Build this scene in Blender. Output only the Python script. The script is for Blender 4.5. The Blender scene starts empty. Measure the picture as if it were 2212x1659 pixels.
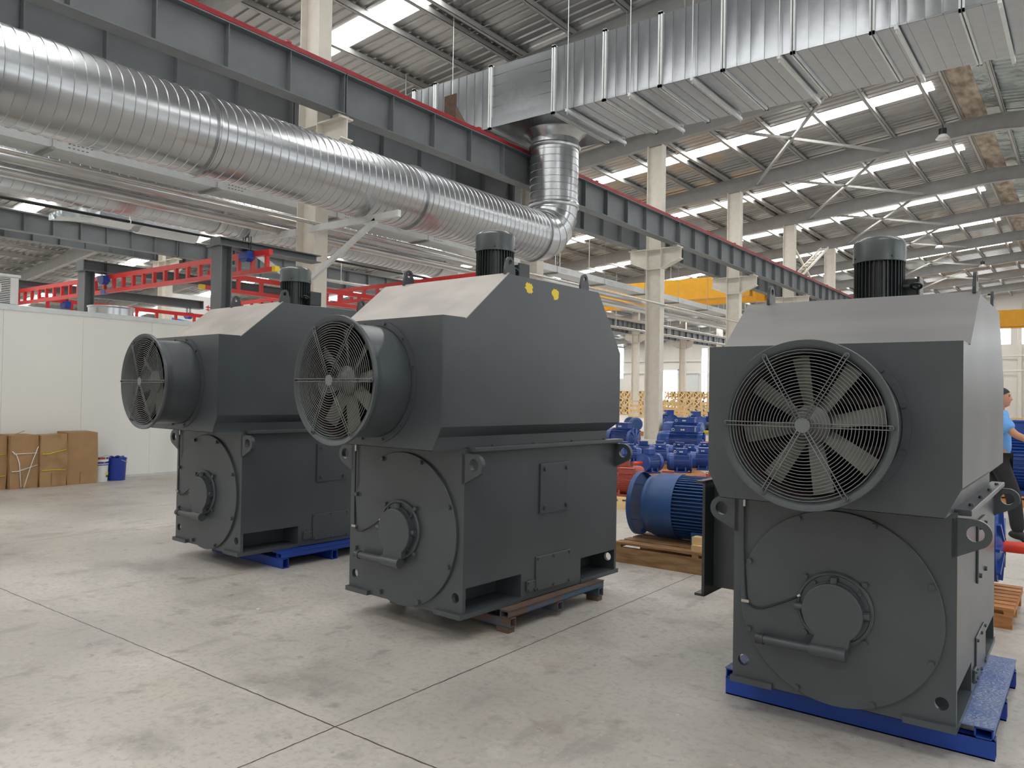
import bpy, bmesh, math, random
from mathutils import Vector, Matrix
R = math.radians
PI = math.pi
random.seed(7)
S = bpy.context.scene
COL = S.collection

# ---------------------------------------------------------------- camera
yaw, pitch, roll = .6476, .0155, .0166
f = Vector((-math.sin(yaw)*math.cos(pitch), math.cos(yaw)*math.cos(pitch), math.sin(pitch)))
r = Vector((math.cos(yaw), math.sin(yaw), 0))
u = r.cross(f)
r2 = math.cos(roll)*r + math.sin(roll)*u
u2 = -math.sin(roll)*r + math.cos(roll)*u
cam = bpy.data.cameras.new('camera')
cam.sensor_width = 36
cam.lens = 1664.1/2212*36
cam.clip_start, cam.clip_end = .05, 400
co = bpy.data.objects.new('camera', cam)
co.matrix_world = Matrix(((r2.x, u2.x, -f.x, 0), (r2.y, u2.y, -f.y, 0), (r2.z, u2.z, -f.z, 1.5), (0, 0, 0, 1)))
COL.objects.link(co)
S.camera = co

# ---------------------------------------------------------------- world, light levels, exposure
w = bpy.data.worlds.new('daylight')
S.world = w
w.use_nodes = True
w.node_tree.nodes['Background'].inputs[0].default_value = (.86, .94, 1, 1)
w.node_tree.nodes['Background'].inputs[1].default_value = 5
SKYLIGHT, WINDOW, SIDEWINDOW = 14.0, 6.0, 2.2     # radiance of the translucent roof strips, far wall panes, side panes
S.view_settings.view_transform = 'Standard'
S.view_settings.look = 'None'
S.view_settings.exposure = 0.17
S.view_settings.gamma = 1
S.view_settings.use_curve_mapping = False

# ---------------------------------------------------------------- materials
def srgb(c):
    return tuple(((v/255)/12.92 if v/255 <= .04045 else ((v/255+.055)/1.055)**2.4) for v in c)
def mat(name, c, rough=.5, metal=0, var=.12, scale=3.0, c2=None, bump=0, bscale=40, spec=.5, lo=.35, hi=.7, stretch=None, rvar=0, detail=5, bdist=.02, bdetail=3):
    m = bpy.data.materials.new(name)
    m.use_nodes = True
    N, L = m.node_tree.nodes, m.node_tree.links
    b = N['Principled BSDF']
    c = srgb(c)
    if c2 is None: cA, cB = tuple(v*(1-var) for v in c), tuple(min(1, v*(1+var)) for v in c)
    else: cA, cB = c, srgb(c2)
    tc = N.new('ShaderNodeTexCoord')
    co_out = tc.outputs['Object']
    if stretch:
        mp = N.new('ShaderNodeMapping'); mp.inputs['Scale'].default_value = stretch
        L.new(co_out, mp.inputs[0]); co_out = mp.outputs[0]
    n = N.new('ShaderNodeTexNoise')
    n.inputs['Scale'].default_value = scale; n.inputs['Detail'].default_value = detail
    L.new(co_out, n.inputs['Vector'])
    rp = N.new('ShaderNodeValToRGB')
    rp.color_ramp.elements[0].position = lo; rp.color_ramp.elements[1].position = hi
    rp.color_ramp.elements[0].color = (*cA, 1); rp.color_ramp.elements[1].color = (*cB, 1)
    L.new(n.outputs['Fac'], rp.inputs[0]); L.new(rp.outputs[0], b.inputs['Base Color'])
    b.inputs['Roughness'].default_value = rough
    b.inputs['Metallic'].default_value = metal
    b.inputs['Specular IOR Level'].default_value = spec
    if rvar:
        mr = N.new('ShaderNodeMapRange')
        mr.inputs['To Min'].default_value = max(.02, rough-rvar); mr.inputs['To Max'].default_value = rough+rvar
        L.new(n.outputs['Fac'], mr.inputs[0]); L.new(mr.outputs[0], b.inputs['Roughness'])
    if bump:
        n2 = N.new('ShaderNodeTexNoise'); n2.inputs['Scale'].default_value = bscale; n2.inputs['Detail'].default_value = bdetail
        L.new(co_out, n2.inputs['Vector'])
        bp = N.new('ShaderNodeBump'); bp.inputs['Strength'].default_value = bump; bp.inputs['Distance'].default_value = bdist
        L.new(n2.outputs['Fac'], bp.inputs['Height']); L.new(bp.outputs[0], b.inputs['Normal'])
    return m
def emit(name, c, s):
    m = bpy.data.materials.new(name); m.use_nodes = True
    N, L = m.node_tree.nodes, m.node_tree.links
    N.remove(N['Principled BSDF'])
    e = N.new('ShaderNodeEmission'); e.inputs[0].default_value = (*c, 1); e.inputs[1].default_value = s
    L.new(e.outputs[0], N['Material Output'].inputs[0])
    return m
M = {}
M['machine'] = mat('machine grey paint', (70, 76, 80), .34, 0, .1, 2.2, bump=.06, bscale=300, rvar=.06)
M['slope'] = mat('dusty paint with roof reflection', (160, 155, 149), .45, 0, 0, 2.6, c2=(186, 180, 173), bump=.15, bscale=4, stretch=(1, 1.6, 1), rvar=.08)  # hood paint, thinly dusted, base colour lightened to carry the roof's reflection
M['slopegrey'] = mat('dusty paint with faint roof light', (112, 111, 112), .42, 0, 0, 2.2, c2=(128, 126, 125), bump=.1, bscale=4, stretch=(.4, 2, 2), rvar=.08)  # right hood's darker copy: less of the roof light painted into the grey
M['machine_dark'] = mat('dark grey paint', (52, 56, 58), .35, 0, .1, 4)
M['motorgreen'] = mat('greenish black paint', (42, 49, 50), .3, 0, .1, 6)
M['cowl'] = mat('greenish grey gloss paint', (70, 78, 79), .26, 0, .08, 5)
M['blade'] = mat('olive grey fan blade', (112, 112, 104), .45, .2, .1, 6)
M['primer'] = mat('dark red primer', (56, 32, 33), .6, 0, .2, 4)
M['wire'] = mat('painted guard wire', (112, 117, 118), .32, .3, .05)
M['hub'] = mat('cast hub metal', (112, 110, 106), .35, .6, .15, 8)
M['black'] = mat('black rubber', (22, 22, 24), .5)
M['chrome'] = mat('polished pipe', (190, 188, 184), .25, .95, .05, 6)
M['cladding'] = mat('silver pipe cladding', (190, 189, 187), .3, .85, .05, 3)
M['galv'] = mat('galvanised sheet', (182, 185, 188), .26, .93, .05, 3)
M['galvduct'] = mat('galvanised duct panel', (166, 170, 174), .25, .95, .05, 7)
M['galvdull'] = mat('dull galvanised steel', (208, 212, 212), .42, .25, .05, 8)
M['concrete_col'] = mat('beige column paint', (214, 209, 198), .6, 0, .05, 5)
M['girder'] = mat('blue grey girder paint', (103, 108, 111), .5, 0, .08, 2.5)
M['rafter'] = mat('grey rafter paint', (152, 152, 150), .5, 0, .06, 3)
M['purlin'] = mat('galvanised purlin', (172, 171, 168), .42, .3, .06, 5)
M['roof'] = mat('roof sheet underside', (168, 168, 167), .3, .75, .1, 1.5, stretch=(.3, 2, 1))
M['foil'] = mat('foil insulation', (172, 182, 182), .3, .85, .15, 1.2, bump=1.0, bscale=1.3, bdist=.15, stretch=(1.6, 1, 1))
M['ridge'] = mat('stained ridge lining', (120, 104, 88), .6, 0, .3, 2.5, stretch=(1.5, .5, 1), c2=(190, 176, 158))
M['redrail'] = mat('red conductor rail', (160, 40, 48), .45, 0, .08, 6)
M['red'] = mat('red crane paint', (205, 48, 44), .4, 0, .07, 4)
M['yellow'] = mat('yellow crane paint', (214, 156, 30), .45, 0, .05, 3)
M['blue'] = mat('blue motor paint', (40, 74, 148), .26, 0, .12, 5)
M['blue2'] = mat('mid blue motor paint', (44, 80, 134), .45, 0, .1, 5)
M['palletblue'] = mat('blue steel pallet paint', (24, 66, 158), .4, 0, .12, 4)
M['rustblue'] = mat('worn blue steel', (58, 92, 122), .6, .1, 0, 6, c2=(104, 84, 72), lo=.42, hi=.62)
M['rust'] = mat('rusty steel', (104, 85, 73), .75, .1, .2, 10)
M['tread'] = mat('worn tread plate', (98, 122, 176), .35, .3, 0, 9, c2=(132, 146, 178), bump=.3, bscale=60)
M['redmotor'] = mat('oxide red primer', (164, 74, 64), .55, 0, .12, 4)
M['redcap'] = mat('red plastic sleeve', (226, 66, 48), .35, 0, .04)
M['yellowcap'] = mat('yellow plastic cap', (226, 196, 40), .4, 0, .04)
M['wood'] = mat('weathered pallet wood', (138, 100, 66), .75, 0, 0, 5, c2=(176, 142, 104), stretch=(1, 6, 6), bump=.2)
M['woodorange'] = mat('orange brown pallet wood', (166, 106, 58), .75, 0, 0, 5, c2=(196, 146, 96), stretch=(1, 6, 6))
M['pine'] = mat('pale pine', (226, 196, 146), .7, 0, .08, 4)
M['card'] = mat('brown cardboard', (164, 130, 92), .8, 0, .07, 5, bump=.1, bscale=8)
M['cardworn'] = mat('worn cardboard', (140, 108, 74), .85, 0, 0, 4, c2=(168, 136, 98), lo=.3, hi=.55)
M['white'] = mat('white panel', (232, 232, 226), .5, 0, .015, 1)
M['wallpanel'] = mat('pale wall sheet', (214, 210, 204), .5, 0, .03, 1)
M['whiteplain'] = mat('white paint', (222, 222, 220), .4, 0, .03)
M['bluebucket'] = mat('blue plastic', (26, 56, 150), .35, 0, .05)
M['skin'] = mat('skin', (190, 138, 112), .55, 0, .05, 20)
M['hair'] = mat('black hair', (26, 24, 24), .6)
M['shirt'] = mat('light blue cotton', (106, 164, 226), .85, 0, .06, 8, bump=.3, bscale=14)
M['trousers'] = mat('black trousers', (34, 33, 36), .85, 0, .1, 8, bump=.3, bscale=14)
M['skylight'] = emit('translucent roof strip', (1, .99, .97), SKYLIGHT)
M['window'] = emit('bright window pane', (.93, .97, 1), WINDOW)
M['sidewindow'] = emit('frosted side window pane', (.93, .97, 1), SIDEWINDOW)
M['lamp'] = mat('lamp shade white', (225, 225, 220), .3)
M['bolt'] = M['machine']
M['text'] = mat('dark lettering', (60, 66, 76), .5)

# concrete floor
def floor_mat():
    m = mat('polished concrete floor', (166, 161, 154), .42, 0, 0, .5, c2=(204, 198, 190), rvar=.1, lo=.34, hi=.66, detail=10)
    N, L = m.node_tree.nodes, m.node_tree.links
    b = N['Principled BSDF']
    base = b.inputs['Base Color'].links[0].from_socket
    tc = [n for n in N if n.type == 'TEX_COORD'][0]
    def mixin(fac, col):
        nonlocal base
        x = N.new('ShaderNodeMix'); x.data_type = 'RGBA'
        L.new(fac, x.inputs['Factor']); L.new(base, x.inputs[6]); x.inputs[7].default_value = (*srgb(col), 1)
        base = x.outputs[2]
    def blot(scale, lo, hi, amt, col, st=(1, 1, 1), loc=(0, 0, 0)):
        mp = N.new('ShaderNodeMapping'); mp.inputs['Scale'].default_value = st; mp.inputs['Location'].default_value = loc
        L.new(tc.outputs['Object'], mp.inputs[0])
        n = N.new('ShaderNodeTexNoise'); n.inputs['Scale'].default_value = scale; n.inputs['Detail'].default_value = 7; n.inputs['Roughness'].default_value = .62
        L.new(mp.outputs[0], n.inputs['Vector'])
        mr = N.new('ShaderNodeMapRange'); mr.inputs['From Min'].default_value = lo; mr.inputs['From Max'].default_value = hi; mr.inputs['To Max'].default_value = amt
        L.new(n.outputs['Fac'], mr.inputs[0]); mixin(mr.outputs[0], col)
    blot(1.3, .52, .68, .6, (132, 128, 120))
    blot(.7, .52, .66, .5, (196, 189, 176), loc=(2, 6, 0))
    blot(4.5, .57, .7, .6, (120, 116, 109), loc=(3, 1, 0))
    blot(3.2, .58, .66, .45, (134, 130, 124), st=(1, .35, 1), loc=(4, 2, 0))
    blot(2.2, .62, .7, .35, (150, 128, 118), loc=(9, 4, 0))
    blot(2.6, .6, .75, .5, (222, 218, 208), loc=(5, 8, 0))
    blot(11, .63, .72, .6, (104, 100, 95), loc=(1, 2, 0))
    blot(26, .5, .62, .35, (142, 137, 130), loc=(2, 9, 0))
    blot(34, .6, .68, .5, (206, 201, 192), loc=(6, 3, 0))
    blot(5, .72, .75, .6, (108, 120, 146), loc=(7, 7, 0))
    # saw-cut joints
    sp = N.new('ShaderNodeSeparateXYZ'); L.new(tc.outputs['Object'], sp.inputs[0])
    wn = N.new('ShaderNodeTexNoise'); wn.inputs['Scale'].default_value = 14; L.new(tc.outputs['Object'], wn.inputs['Vector'])
    for ax, off, per in ((0, -2.71, 5.6), (1, 2.324, 5.6)):
        a = N.new('ShaderNodeMath'); a.operation = 'SUBTRACT'; L.new(sp.outputs[ax], a.inputs[0]); a.inputs[1].default_value = off
        wob = N.new('ShaderNodeMath'); wob.operation = 'MULTIPLY_ADD'; L.new(wn.outputs['Fac'], wob.inputs[0]); wob.inputs[1].default_value = .012; L.new(a.outputs[0], wob.inputs[2])
        d = N.new('ShaderNodeMath'); d.operation = 'PINGPONG'; L.new(wob.outputs[0], d.inputs[0]); d.inputs[1].default_value = per/2
        lt = N.new('ShaderNodeMath'); lt.operation = 'LESS_THAN'; L.new(d.outputs[0], lt.inputs[0]); lt.inputs[1].default_value = .0042
        mixin(lt.outputs[0], (78, 70, 64))
    L.new(base, b.inputs['Base Color'])
    return m
M['floor'] = floor_mat()

# ---------------------------------------------------------------- mesh helpers
class MB:
    def __init__(s): s.v, s.f, s.sm = [], [], []
    def add(s, vs, fs, smooth=False):
        k = len(s.v); s.v += [tuple(x) for x in vs]
        for q in fs: s.f.append(tuple(i+k for i in q)); s.sm.append(smooth)
        return s
    def box(s, x0, x1, y0, y1, z0, z1):
        vs = [(x, y, z) for z in (z0, z1) for y in (y0, y1) for x in (x0, x1)]
        return s.add(vs, [(0, 2, 3, 1), (4, 5, 7, 6), (0, 1, 5, 4), (2, 6, 7, 3), (0, 4, 6, 2), (1, 3, 7, 5)])
    def bar(s, a, b, wd, ht=None, up=(0, 0, 1)):
        a, b = Vector(a), Vector(b); d = (b-a).normalized(); up = Vector(up)
        if abs(d.dot(up)) > .98: up = Vector((0, 1, 0))
        sd = d.cross(up).normalized(); up = sd.cross(d); ht = ht or wd
        vs = [p + sd*i*wd/2 + up*j*ht/2 for p in (a, b) for i, j in ((-1, -1), (1, -1), (1, 1), (-1, 1))]
        return s.add(vs, [(3, 2, 1, 0), (4, 5, 6, 7), (0, 1, 5, 4), (1, 2, 6, 5), (2, 3, 7, 6), (3, 0, 4, 7)])
    def lathe(s, prof, o=(0, 0, 0), ax=(0, 0, 1), n=32, smooth=True, a0=0, a1=2*PI):
        o, ax = Vector(o), Vector(ax).normalized()
        e1 = ax.cross(Vector((0, 0, 1)) if abs(ax.z) < .9 else Vector((1, 0, 0))).normalized(); e2 = ax.cross(e1)
        full = abs(a1-a0-2*PI) < 1e-6; m = n if full else n+1
        # split the profile where it bends sharply, so smooth shading stays on each run
        runs = [[prof[0]]]
        for j in range(1, len(prof)):
            runs[-1].append(prof[j])
            if j < len(prof)-1:
                d1 = Vector((prof[j][0]-prof[j-1][0], prof[j][1]-prof[j-1][1])); d2 = Vector((prof[j+1][0]-prof[j][0], prof[j+1][1]-prof[j][1]))
                if d1.length > 1e-9 and d2.length > 1e-9 and d1.angle(d2) > R(28): runs.append([prof[j]])
        for run in runs:
            vs = [o + ax*t + (e1*math.cos(a0+(a1-a0)*i/n)+e2*math.sin(a0+(a1-a0)*i/n))*rr for rr, t in run for i in range(m)]
            fs = [(j*m+i, j*m+(i+1) % m, (j+1)*m+(i+1) % m, (j+1)*m+i) for j in range(len(run)-1) for i in range(n)]
            s.add(vs, fs, smooth)
        return s
    def cyl(s, a, b, rad, n=20, rad2=None, smooth=True):
        a, b = Vector(a), Vector(b); h = (b-a).length; rad2 = rad if rad2 is None else rad2
        s.lathe([(rad, 0), (rad2, h)], a, b-a, n, smooth)
        s.lathe([(0, 0), (rad, 0)], a, b-a, n, False); s.lathe([(rad2, h), (0, h)], a, b-a, n, False)
        return s
    def tube(s, pts, rad, n=8, closed=False):
        pts = [Vector(p) for p in pts]; k = len(pts); vs = []; prev = None
        for i, p in enumerate(pts):
            if closed: d = pts[(i+1) % k]-pts[i-1]
            else: d = pts[min(i+1, k-1)]-pts[max(i-1, 0)]
            d.normalize()
            if prev is None:
                e1 = d.cross(Vector((0, 0, 1)) if abs(d.z) < .9 else Vector((1, 0, 0))).normalized()
            else:
                e1 = (prev - d*prev.dot(d)).normalized()
            prev = e1; e2 = d.cross(e1)
            rr = rad[i] if isinstance(rad, (list, tuple)) else rad
            vs += [p + (e1*math.cos(2*PI*j/n)+e2*math.sin(2*PI*j/n))*rr for j in range(n)]
        fs = []
        for i in range(k if closed else k-1):
            q = (i+1) % k
            for j in range(n): fs.append((i*n+j, i*n+(j+1) % n, q*n+(j+1) % n, q*n+j))
        if not closed: fs += [tuple(range(n-1, -1, -1)), tuple(range((k-1)*n, k*n))]
        return s.add(vs, fs, True)
    def ring(s, o, ax, rad, t, n=48, m=6):
        o, ax = Vector(o), Vector(ax).normalized()
        e1 = ax.cross(Vector((0, 0, 1)) if abs(ax.z) < .9 else Vector((1, 0, 0))).normalized(); e2 = ax.cross(e1)
        return s.tube([o+(e1*math.cos(2*PI*i/n)+e2*math.sin(2*PI*i/n))*rad for i in range(n)], t, m, True)
    def prism(s, poly, ax, a, b):
        k = len(poly)
        def P(p, t): return {'x': (t, p[0], p[1]), 'y': (p[0], t, p[1]), 'z': (p[0], p[1], t)}[ax]
        vs = [P(p, a) for p in poly]+[P(p, b) for p in poly]
        return s.add(vs, [tuple(range(k-1, -1, -1)), tuple(range(k, 2*k))]+[(i, (i+1) % k, k+(i+1) % k, k+i) for i in range(k)])
    def plate(s, outline, holes, th, fn):
        """flat plate with holes; fn maps (u, v, w) to the part's space"""
        cu = bpy.data.curves.new('outline', 'CURVE'); cu.dimensions = '2D'; cu.fill_mode = 'BOTH'; cu.extrude = th/2
        for poly in [outline]+list(holes):
            sp = cu.splines.new('POLY'); sp.points.add(len(poly)-1); sp.use_cyclic_u = True
            for p, q in zip(sp.points, poly): p.co = (q[0], q[1], 0, 1)
        o = bpy.data.objects.new('outline', cu)
        me = bpy.data.meshes.new_from_object(o)
        s.add([fn(*v.co) for v in me.vertices], [tuple(p.vertices) for p in me.polygons])
        bpy.data.objects.remove(o); bpy.data.curves.remove(cu); bpy.data.meshes.remove(me)
        return s
    def build(s, name, m, parent=None, bevel=0, **props):
        me = bpy.data.meshes.new(name)
        me.from_pydata(s.v, [], s.f)
        me.polygons.foreach_set('use_smooth', s.sm)
        bm = bmesh.new(); bm.from_mesh(me)
        bmesh.ops.recalc_face_normals(bm, faces=bm.faces); bm.to_mesh(me); bm.free()
        me.materials.append(m)
        o = bpy.data.objects.new(name, me); COL.objects.link(o)
        if parent: o.parent = parent
        if bevel:
            bv = o.modifiers.new('edge', 'BEVEL'); bv.width = bevel; bv.segments = 2; bv.limit_method = 'ANGLE'; bv.angle_limit = R(40)
        for k, v in props.items(): o[k] = v
        return o
def circ(cx, cy, rr, n=24, a0=0, a1=2*PI):
    full = abs(a1-a0-2*PI) < 1e-6
    return [(cx+rr*math.cos(a0+(a1-a0)*i/(n if full else n-1)), cy+rr*math.sin(a0+(a1-a0)*i/(n if full else n-1))) for i in range(n)]
def tag(o, label, cat, group=None, kind=None):
    o['label'] = label; o['category'] = cat
    if group: o['group'] = group
    if kind: o['kind'] = kind
    return o
def thing(name, label, cat, loc=(0, 0, 0), rz=0, group=None, scale=1):
    o = bpy.data.objects.new(name, None); COL.objects.link(o)
    o.location = loc; o.rotation_euler = (0, 0, rz); o.scale = (scale,)*3
    o.empty_display_size = .2
    return tag(o, label, cat, group)
def struct(mb, name, m, **k):
    o = mb.build(name, m); o['kind'] = 'structure'
    for a, b in k.items(): o[a] = b
    return o
def copy_tree(o, parent=None):
    c = o.copy(); COL.objects.link(c)
    if parent: c.parent = parent
    for ch in list(o.children): copy_tree(ch, c)
    return c
def dup(o, loc, rz=None, label=None, group=None):
    c = copy_tree(o); c.location = loc
    if rz is not None: c.rotation_euler = (0, 0, rz)
    if label: c['label'] = label
    if group: c['group'] = group
    return c
ORD = ['first', 'second', 'third', 'fourth', 'fifth', 'sixth', 'seventh', 'eighth', 'ninth', 'tenth', 'eleventh', 'twelfth', 'thirteenth', 'fourteenth', 'fifteenth', 'sixteenth', 'seventeenth', 'eighteenth', 'nineteenth', 'twentieth']

# ================================================================ the building
XL, XR, YB, YF = -62.0, 6.7, -12.0, 86.5
RIDGE = -3.3
def zs(x):                                   # underside of the roof sheet
    return 11.92+.095*(min(x, -3.9)+6.3) if x < RIDGE else 12.16-.095*(max(x, -2.7)+2.7)
struct(MB().box(XL, XR, YB, YF, -.2, 0), 'floor', M['floor'])
struct(MB().box(-80, 30, YF+.2, 150, -.3, -.02), 'floor', M['wallpanel'])['label'] = 'pale yard outside the far door'
def sheet(x0, x1, zfn, m):
    mb = MB(); y = YB; prof = []
    while y < YF:
        prof += [(y, 0), (y+.21, 0), (y+.235, .04), (y+.295, .04)]; y += .32
    k = len(prof)
    mb.add([(x, p[0], zfn(x)+p[1]) for x in (x0, x1) for p in prof], [(i, i+1, k+i+1, k+i) for i in range(k-1)])
    return struct(mb, 'ceiling', m)
sheet(XL, -3.9, zs, M['roof'])
sheet(-2.7, XR, zs, M['foil'])
mb = MB(); mb.prism([(-3.2, 12.16), (-2.7, 12.15), (-2.7, 12.2), (-3.2, 12.23)], 'y', YB, YF); struct(mb, 'ceiling', M['foil'])
mb = MB(); mb.prism([(-3.95, 12.13), (-3.18, 12.15), (-3.18, 12.22), (-3.95, 12.2)], 'y', YB, YF)
struct(mb, 'ceiling', M['ridge'])
def wall(axis, pos, th, a0, a1, z1, holes, name, m=None):
    us = sorted({a0, a1} | {h[0] for h in holes} | {h[1] for h in holes})
    zz = sorted({0, z1} | {h[2] for h in holes} | {h[3] for h in holes})
    mb = MB()
    for i in range(len(us)-1):
        for j in range(len(zz)-1):
            uc, zc = (us[i]+us[i+1])/2, (zz[j]+zz[j+1])/2
            if any(h[0] < uc < h[1] and h[2] < zc < h[3] for h in holes): continue
            if axis == 'y': mb.box(us[i], us[i+1], pos, pos+th, zz[j], zz[j+1])
            else: mb.box(pos, pos+th, us[i], us[i+1], zz[j], zz[j+1])
    return struct(mb, name, m or M['wallpanel'])
far_holes = [(-42.7, -40.3, 0, 4.93), (-37.3, -36.5, .4, 7.57), (-49.2, -47.7, 3.9, 8.6)]
strip = [(-29+5.8*i, -29+5.8*i+5.3, 7.13, 8.8) for i in range(6)]
wall('y', YF, .2, XL, XR, 12.3, far_holes+strip, 'wall_far')
wall('y', YB-.2, .2, XL, XR, 12.3, [], 'wall_back')
right_holes = [(-9+12*i, 0+12*i, 2.6, 5.4) for i in range(7)]+[(-9+12*i, 0+12*i, 7.2, 8.8) for i in range(7)]
wall('x', XR, .2, YB, YF, 12.3, right_holes, 'wall_right')
wall('x', XL-.2, .2, YB, YF, 8, [], 'wall_left')
wn = [0]
def window(axis, pos, h, div):
    wn[0] += 1
    a0, a1, z0, z1 = h
    mk = (lambda u0, u1, d0, d1, q0, q1, mb: mb.box(u0, u1, pos+d0, pos+d1, q0, q1)) if axis == 'y' else (lambda u0, u1, d0, d1, q0, q1, mb: mb.box(pos+d0, pos+d1, u0, u1, q0, q1))
    fr = MB(); t = .06
    for q in ((a0, a1, z0, z0+t), (a0, a1, z1-t, z1), (a0, a0+t, z0, z1), (a1-t, a1, z0, z1)): mk(q[0], q[1], .04, .12, q[2], q[3], fr)
    for i in range(1, div): 
        x = a0+(a1-a0)*i/div; mk(x-.04, x+.04, .04, .12, z0, z1, fr)
    o = struct(fr, 'window_%d' % wn[0], M['whiteplain'])
    p = MB(); mk(a0+.02, a1-.02, .12, .14, z0+.02, z1-.02, p)
    p.build('pane', M['window' if axis == 'y' else 'sidewindow'], o)
for h in far_holes[1:]+strip: window('y', YF, h, 1 if h[1]-h[0] < 2 else 2)
for h in right_holes: window('x', XR, h, 5)
# doors of the far wall
d = MB()
for q in ((-42.85, -42.7, 0, 5.05), (-40.3, -40.15, 0, 5.05), (-42.85, -40.15, 4.93, 5.08)): d.box(q[0], q[1], YF-.06, YF+.02, q[2], q[3])
struct(d, 'door_1', M['whiteplain'])
d = MB().box(-39.0, -37.6, YF-.05, YF-.01, 0, 4.56)
for z in (1.1, 2.2, 3.3): d.box(-38.9, -37.7, YF-.07, YF-.05, z-.03, z+.03)
struct(d, 'door_2', M['galvdull'])
d = MB()
for x in (-57, -51.4, -45.9, -35.2, -29.3, -23.4, -17.5, -11.5, -5.6, .3): d.box(x-.14, x+.14, YF-.25, YF, 0, 11)
struct(d, 'trim_1', M['concrete_col'])
d = MB()
for z in (4.7, 6.1): d.box(XL, XR, YF-.32, YF-.25, z-.05, z+.05)
struct(d, 'trim_2', M['whiteplain'])
# roof light strips, one per bay, running up the slope
for k in range(-3, 10):
    y = 13.1+7.65*k
    for a, b in ((XL+1, -4.35), (-1.4, XR-.6)):
        wn[0] += 1
        mb = MB(); mb.prism([(a, zs(a)-.02), (b, zs(b)-.02), (b, zs(b)-.006), (a, zs(a)-.006)], 'y', y, y+.76)
        struct(mb, 'window_%d' % wn[0], M['skylight'])
# prefabricated white room on the left: front wall, ends, roof, galvanised cap
mb = MB()
for y0 in [-3.46+1.16*i for i in range(12)]: mb.box(-13.31, -13.25, y0+.0015, min(y0+1.1585, 9.6), 0, 2.7)
struct(mb, 'wall_left', M['white'])
mb = MB().box(-15.3, -13.3, -3, 9.55, 2.6, 2.68).box(-15.3, -15.25, -3, 9.55, 0, 2.6).box(-15.3, -13.3, 9.5, 9.55, 0, 2.6)
struct(mb, 'wall_left', M['white'])
struct(MB().box(-13.36, -13.235, -3, 9.6, 2.69, 2.77), 'trim_3', M['galvdull'])
struct(MB().box(-13.25, -13.238, -3, 9.6, 0, .04), 'baseboard_left', M['galvdull'])

# ---------------------------------------------------------------- columns
CX = -12.55; CY = [9.85+7.56*k for k in range(10)]
def column_mesh(name, h, parent, sx=.58, sy=.32):
    mb = MB()
    for s in (-1, 1): mb.box(s*sx/2-.012*(1+s), s*sx/2+.012*(1-s), -sy/2, sy/2, 0, h)
    mb.box(-sx/2+.02, sx/2-.02, -.012, .012, 0, h)
    mb.box(-.38, .38, -.3, .3, 0, .04)
    return mb.build(name, M['concrete_col'], parent)
def make_column(label, loc, h, group):
    t = thing('steel_column', label, 'column', loc, 0, group)
    column_mesh('column_shaft', h, t)
    for s in (-1, 1):
        c = MB()
        a, b = s*.29, s*1.0
        poly = [(a, 6.12), (b, 6.42), (b, 6.82), (a, 6.82)]
        c.prism(poly, 'y', -.012, .012)
        c.bar((a, 0, 6.82), (b, 0, 6.82), .3, .03); c.bar((a, 0, 6.12), (b, 0, 6.42), .3, .03)
        c.bar((s*.72, 0, 6.31), (s*.72, 0, 6.8), .26, .02); 
        c.box(min(s*.72, s*.9), max(s*.72, s*.9), -.13, .13, 6.835, 6.9)
        c.build('corbel', M['concrete_col'], t)
    p = MB()
    for z in (6.1, 6.8): p.box(-.28, .28, -.155, .155, z-.012, z+.012)
    p.build('stiffener_plate', M['concrete_col'], t)
    return t
colname = ['nearest beige steel column, standing left behind the big round duct', 'beige steel column mostly hidden behind the duct elbow and middle machine', 'beige steel column rising clear between the middle and right machines',
           'beige steel column next right of the clear one, above the right machine', 'beige steel column left of the right machine top motor', 'beige steel column just left of the right machine top motor, with ladder bracing',
           ]
c0 = None
for k in range(10):
    lab = colname[k] if k < 6 else '%s beige steel column of the row, hidden far behind right machine' % ORD[k]
    if c0 is None: c0 = make_column(lab, (CX, CY[0], 0), 10.53, 'beige columns of the crane row')
    else: dup(c0, (CX, CY[k], 0), 0, lab)
FARC = [(16.6, 'distant beige column seen through the red crane trusses at left'), (57.4, 'far row beige column left of the clear column'), (66.65, 'far row beige column right of the clear column, above the crates'), (75.4, 'far row beige column at the left edge of the right machine')]
for y, lab in FARC:
    c = thing('steel_column', lab, 'column', (-30.55, y, 0), 0, 'beige columns of the far row')
    for ch in c0.children:
        d = ch.copy(); COL.objects.link(d); d.parent = c
        if d.name.startswith('column_shaft'):
            d.data = d.data.copy()
            for v in d.data.vertices:
                if v.co.z > 5: v.co.z = 8.72
c = thing('steel_column', 'thin distant beige column beside the red truss crossing', 'column', (-48.5, 30.3, 0))
column_mesh('column_shaft', 7.2, c)

# ---------------------------------------------------------------- roof rafters, purlins, bracing
def make_rafter(label, y):
    t = thing('roof_rafter', label, 'rafter', (0, y, 0), 0, 'roof rafters')
    xs = [XL+.2, -30.55, -12.55, -3.9, -2.7, XR-.1]
    top = [(x, zs(x)-.2) for x in xs]; bot = [(x, zs(x)-.2-(.58 if x > -13 else .55)) for x in xs]
    wb = MB(); wb.prism(bot+top[::-1], 'y', -.006, .006)
    for L in (top, bot):
        for p, q in zip(L[:-1], L[1:]): wb.bar((p[0], 0, p[1]), (q[0], 0, q[1]), .22, .02)
    wb.build('beam', M['rafter'], t)
    for x in [-4.6-1.67*i for i in range(17)]+[-1.2, .5, 2.2]:
        b = MB(); z = zs(x)
        b.bar((x, 0, z-.76), (x, .42, z-.08), .05, .05)
        b.build('fly_brace', M['rafter'], t)
    return t
r0 = make_rafter('roof rafter above the rectangular duct, at the top of the picture', CY[1])
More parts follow.
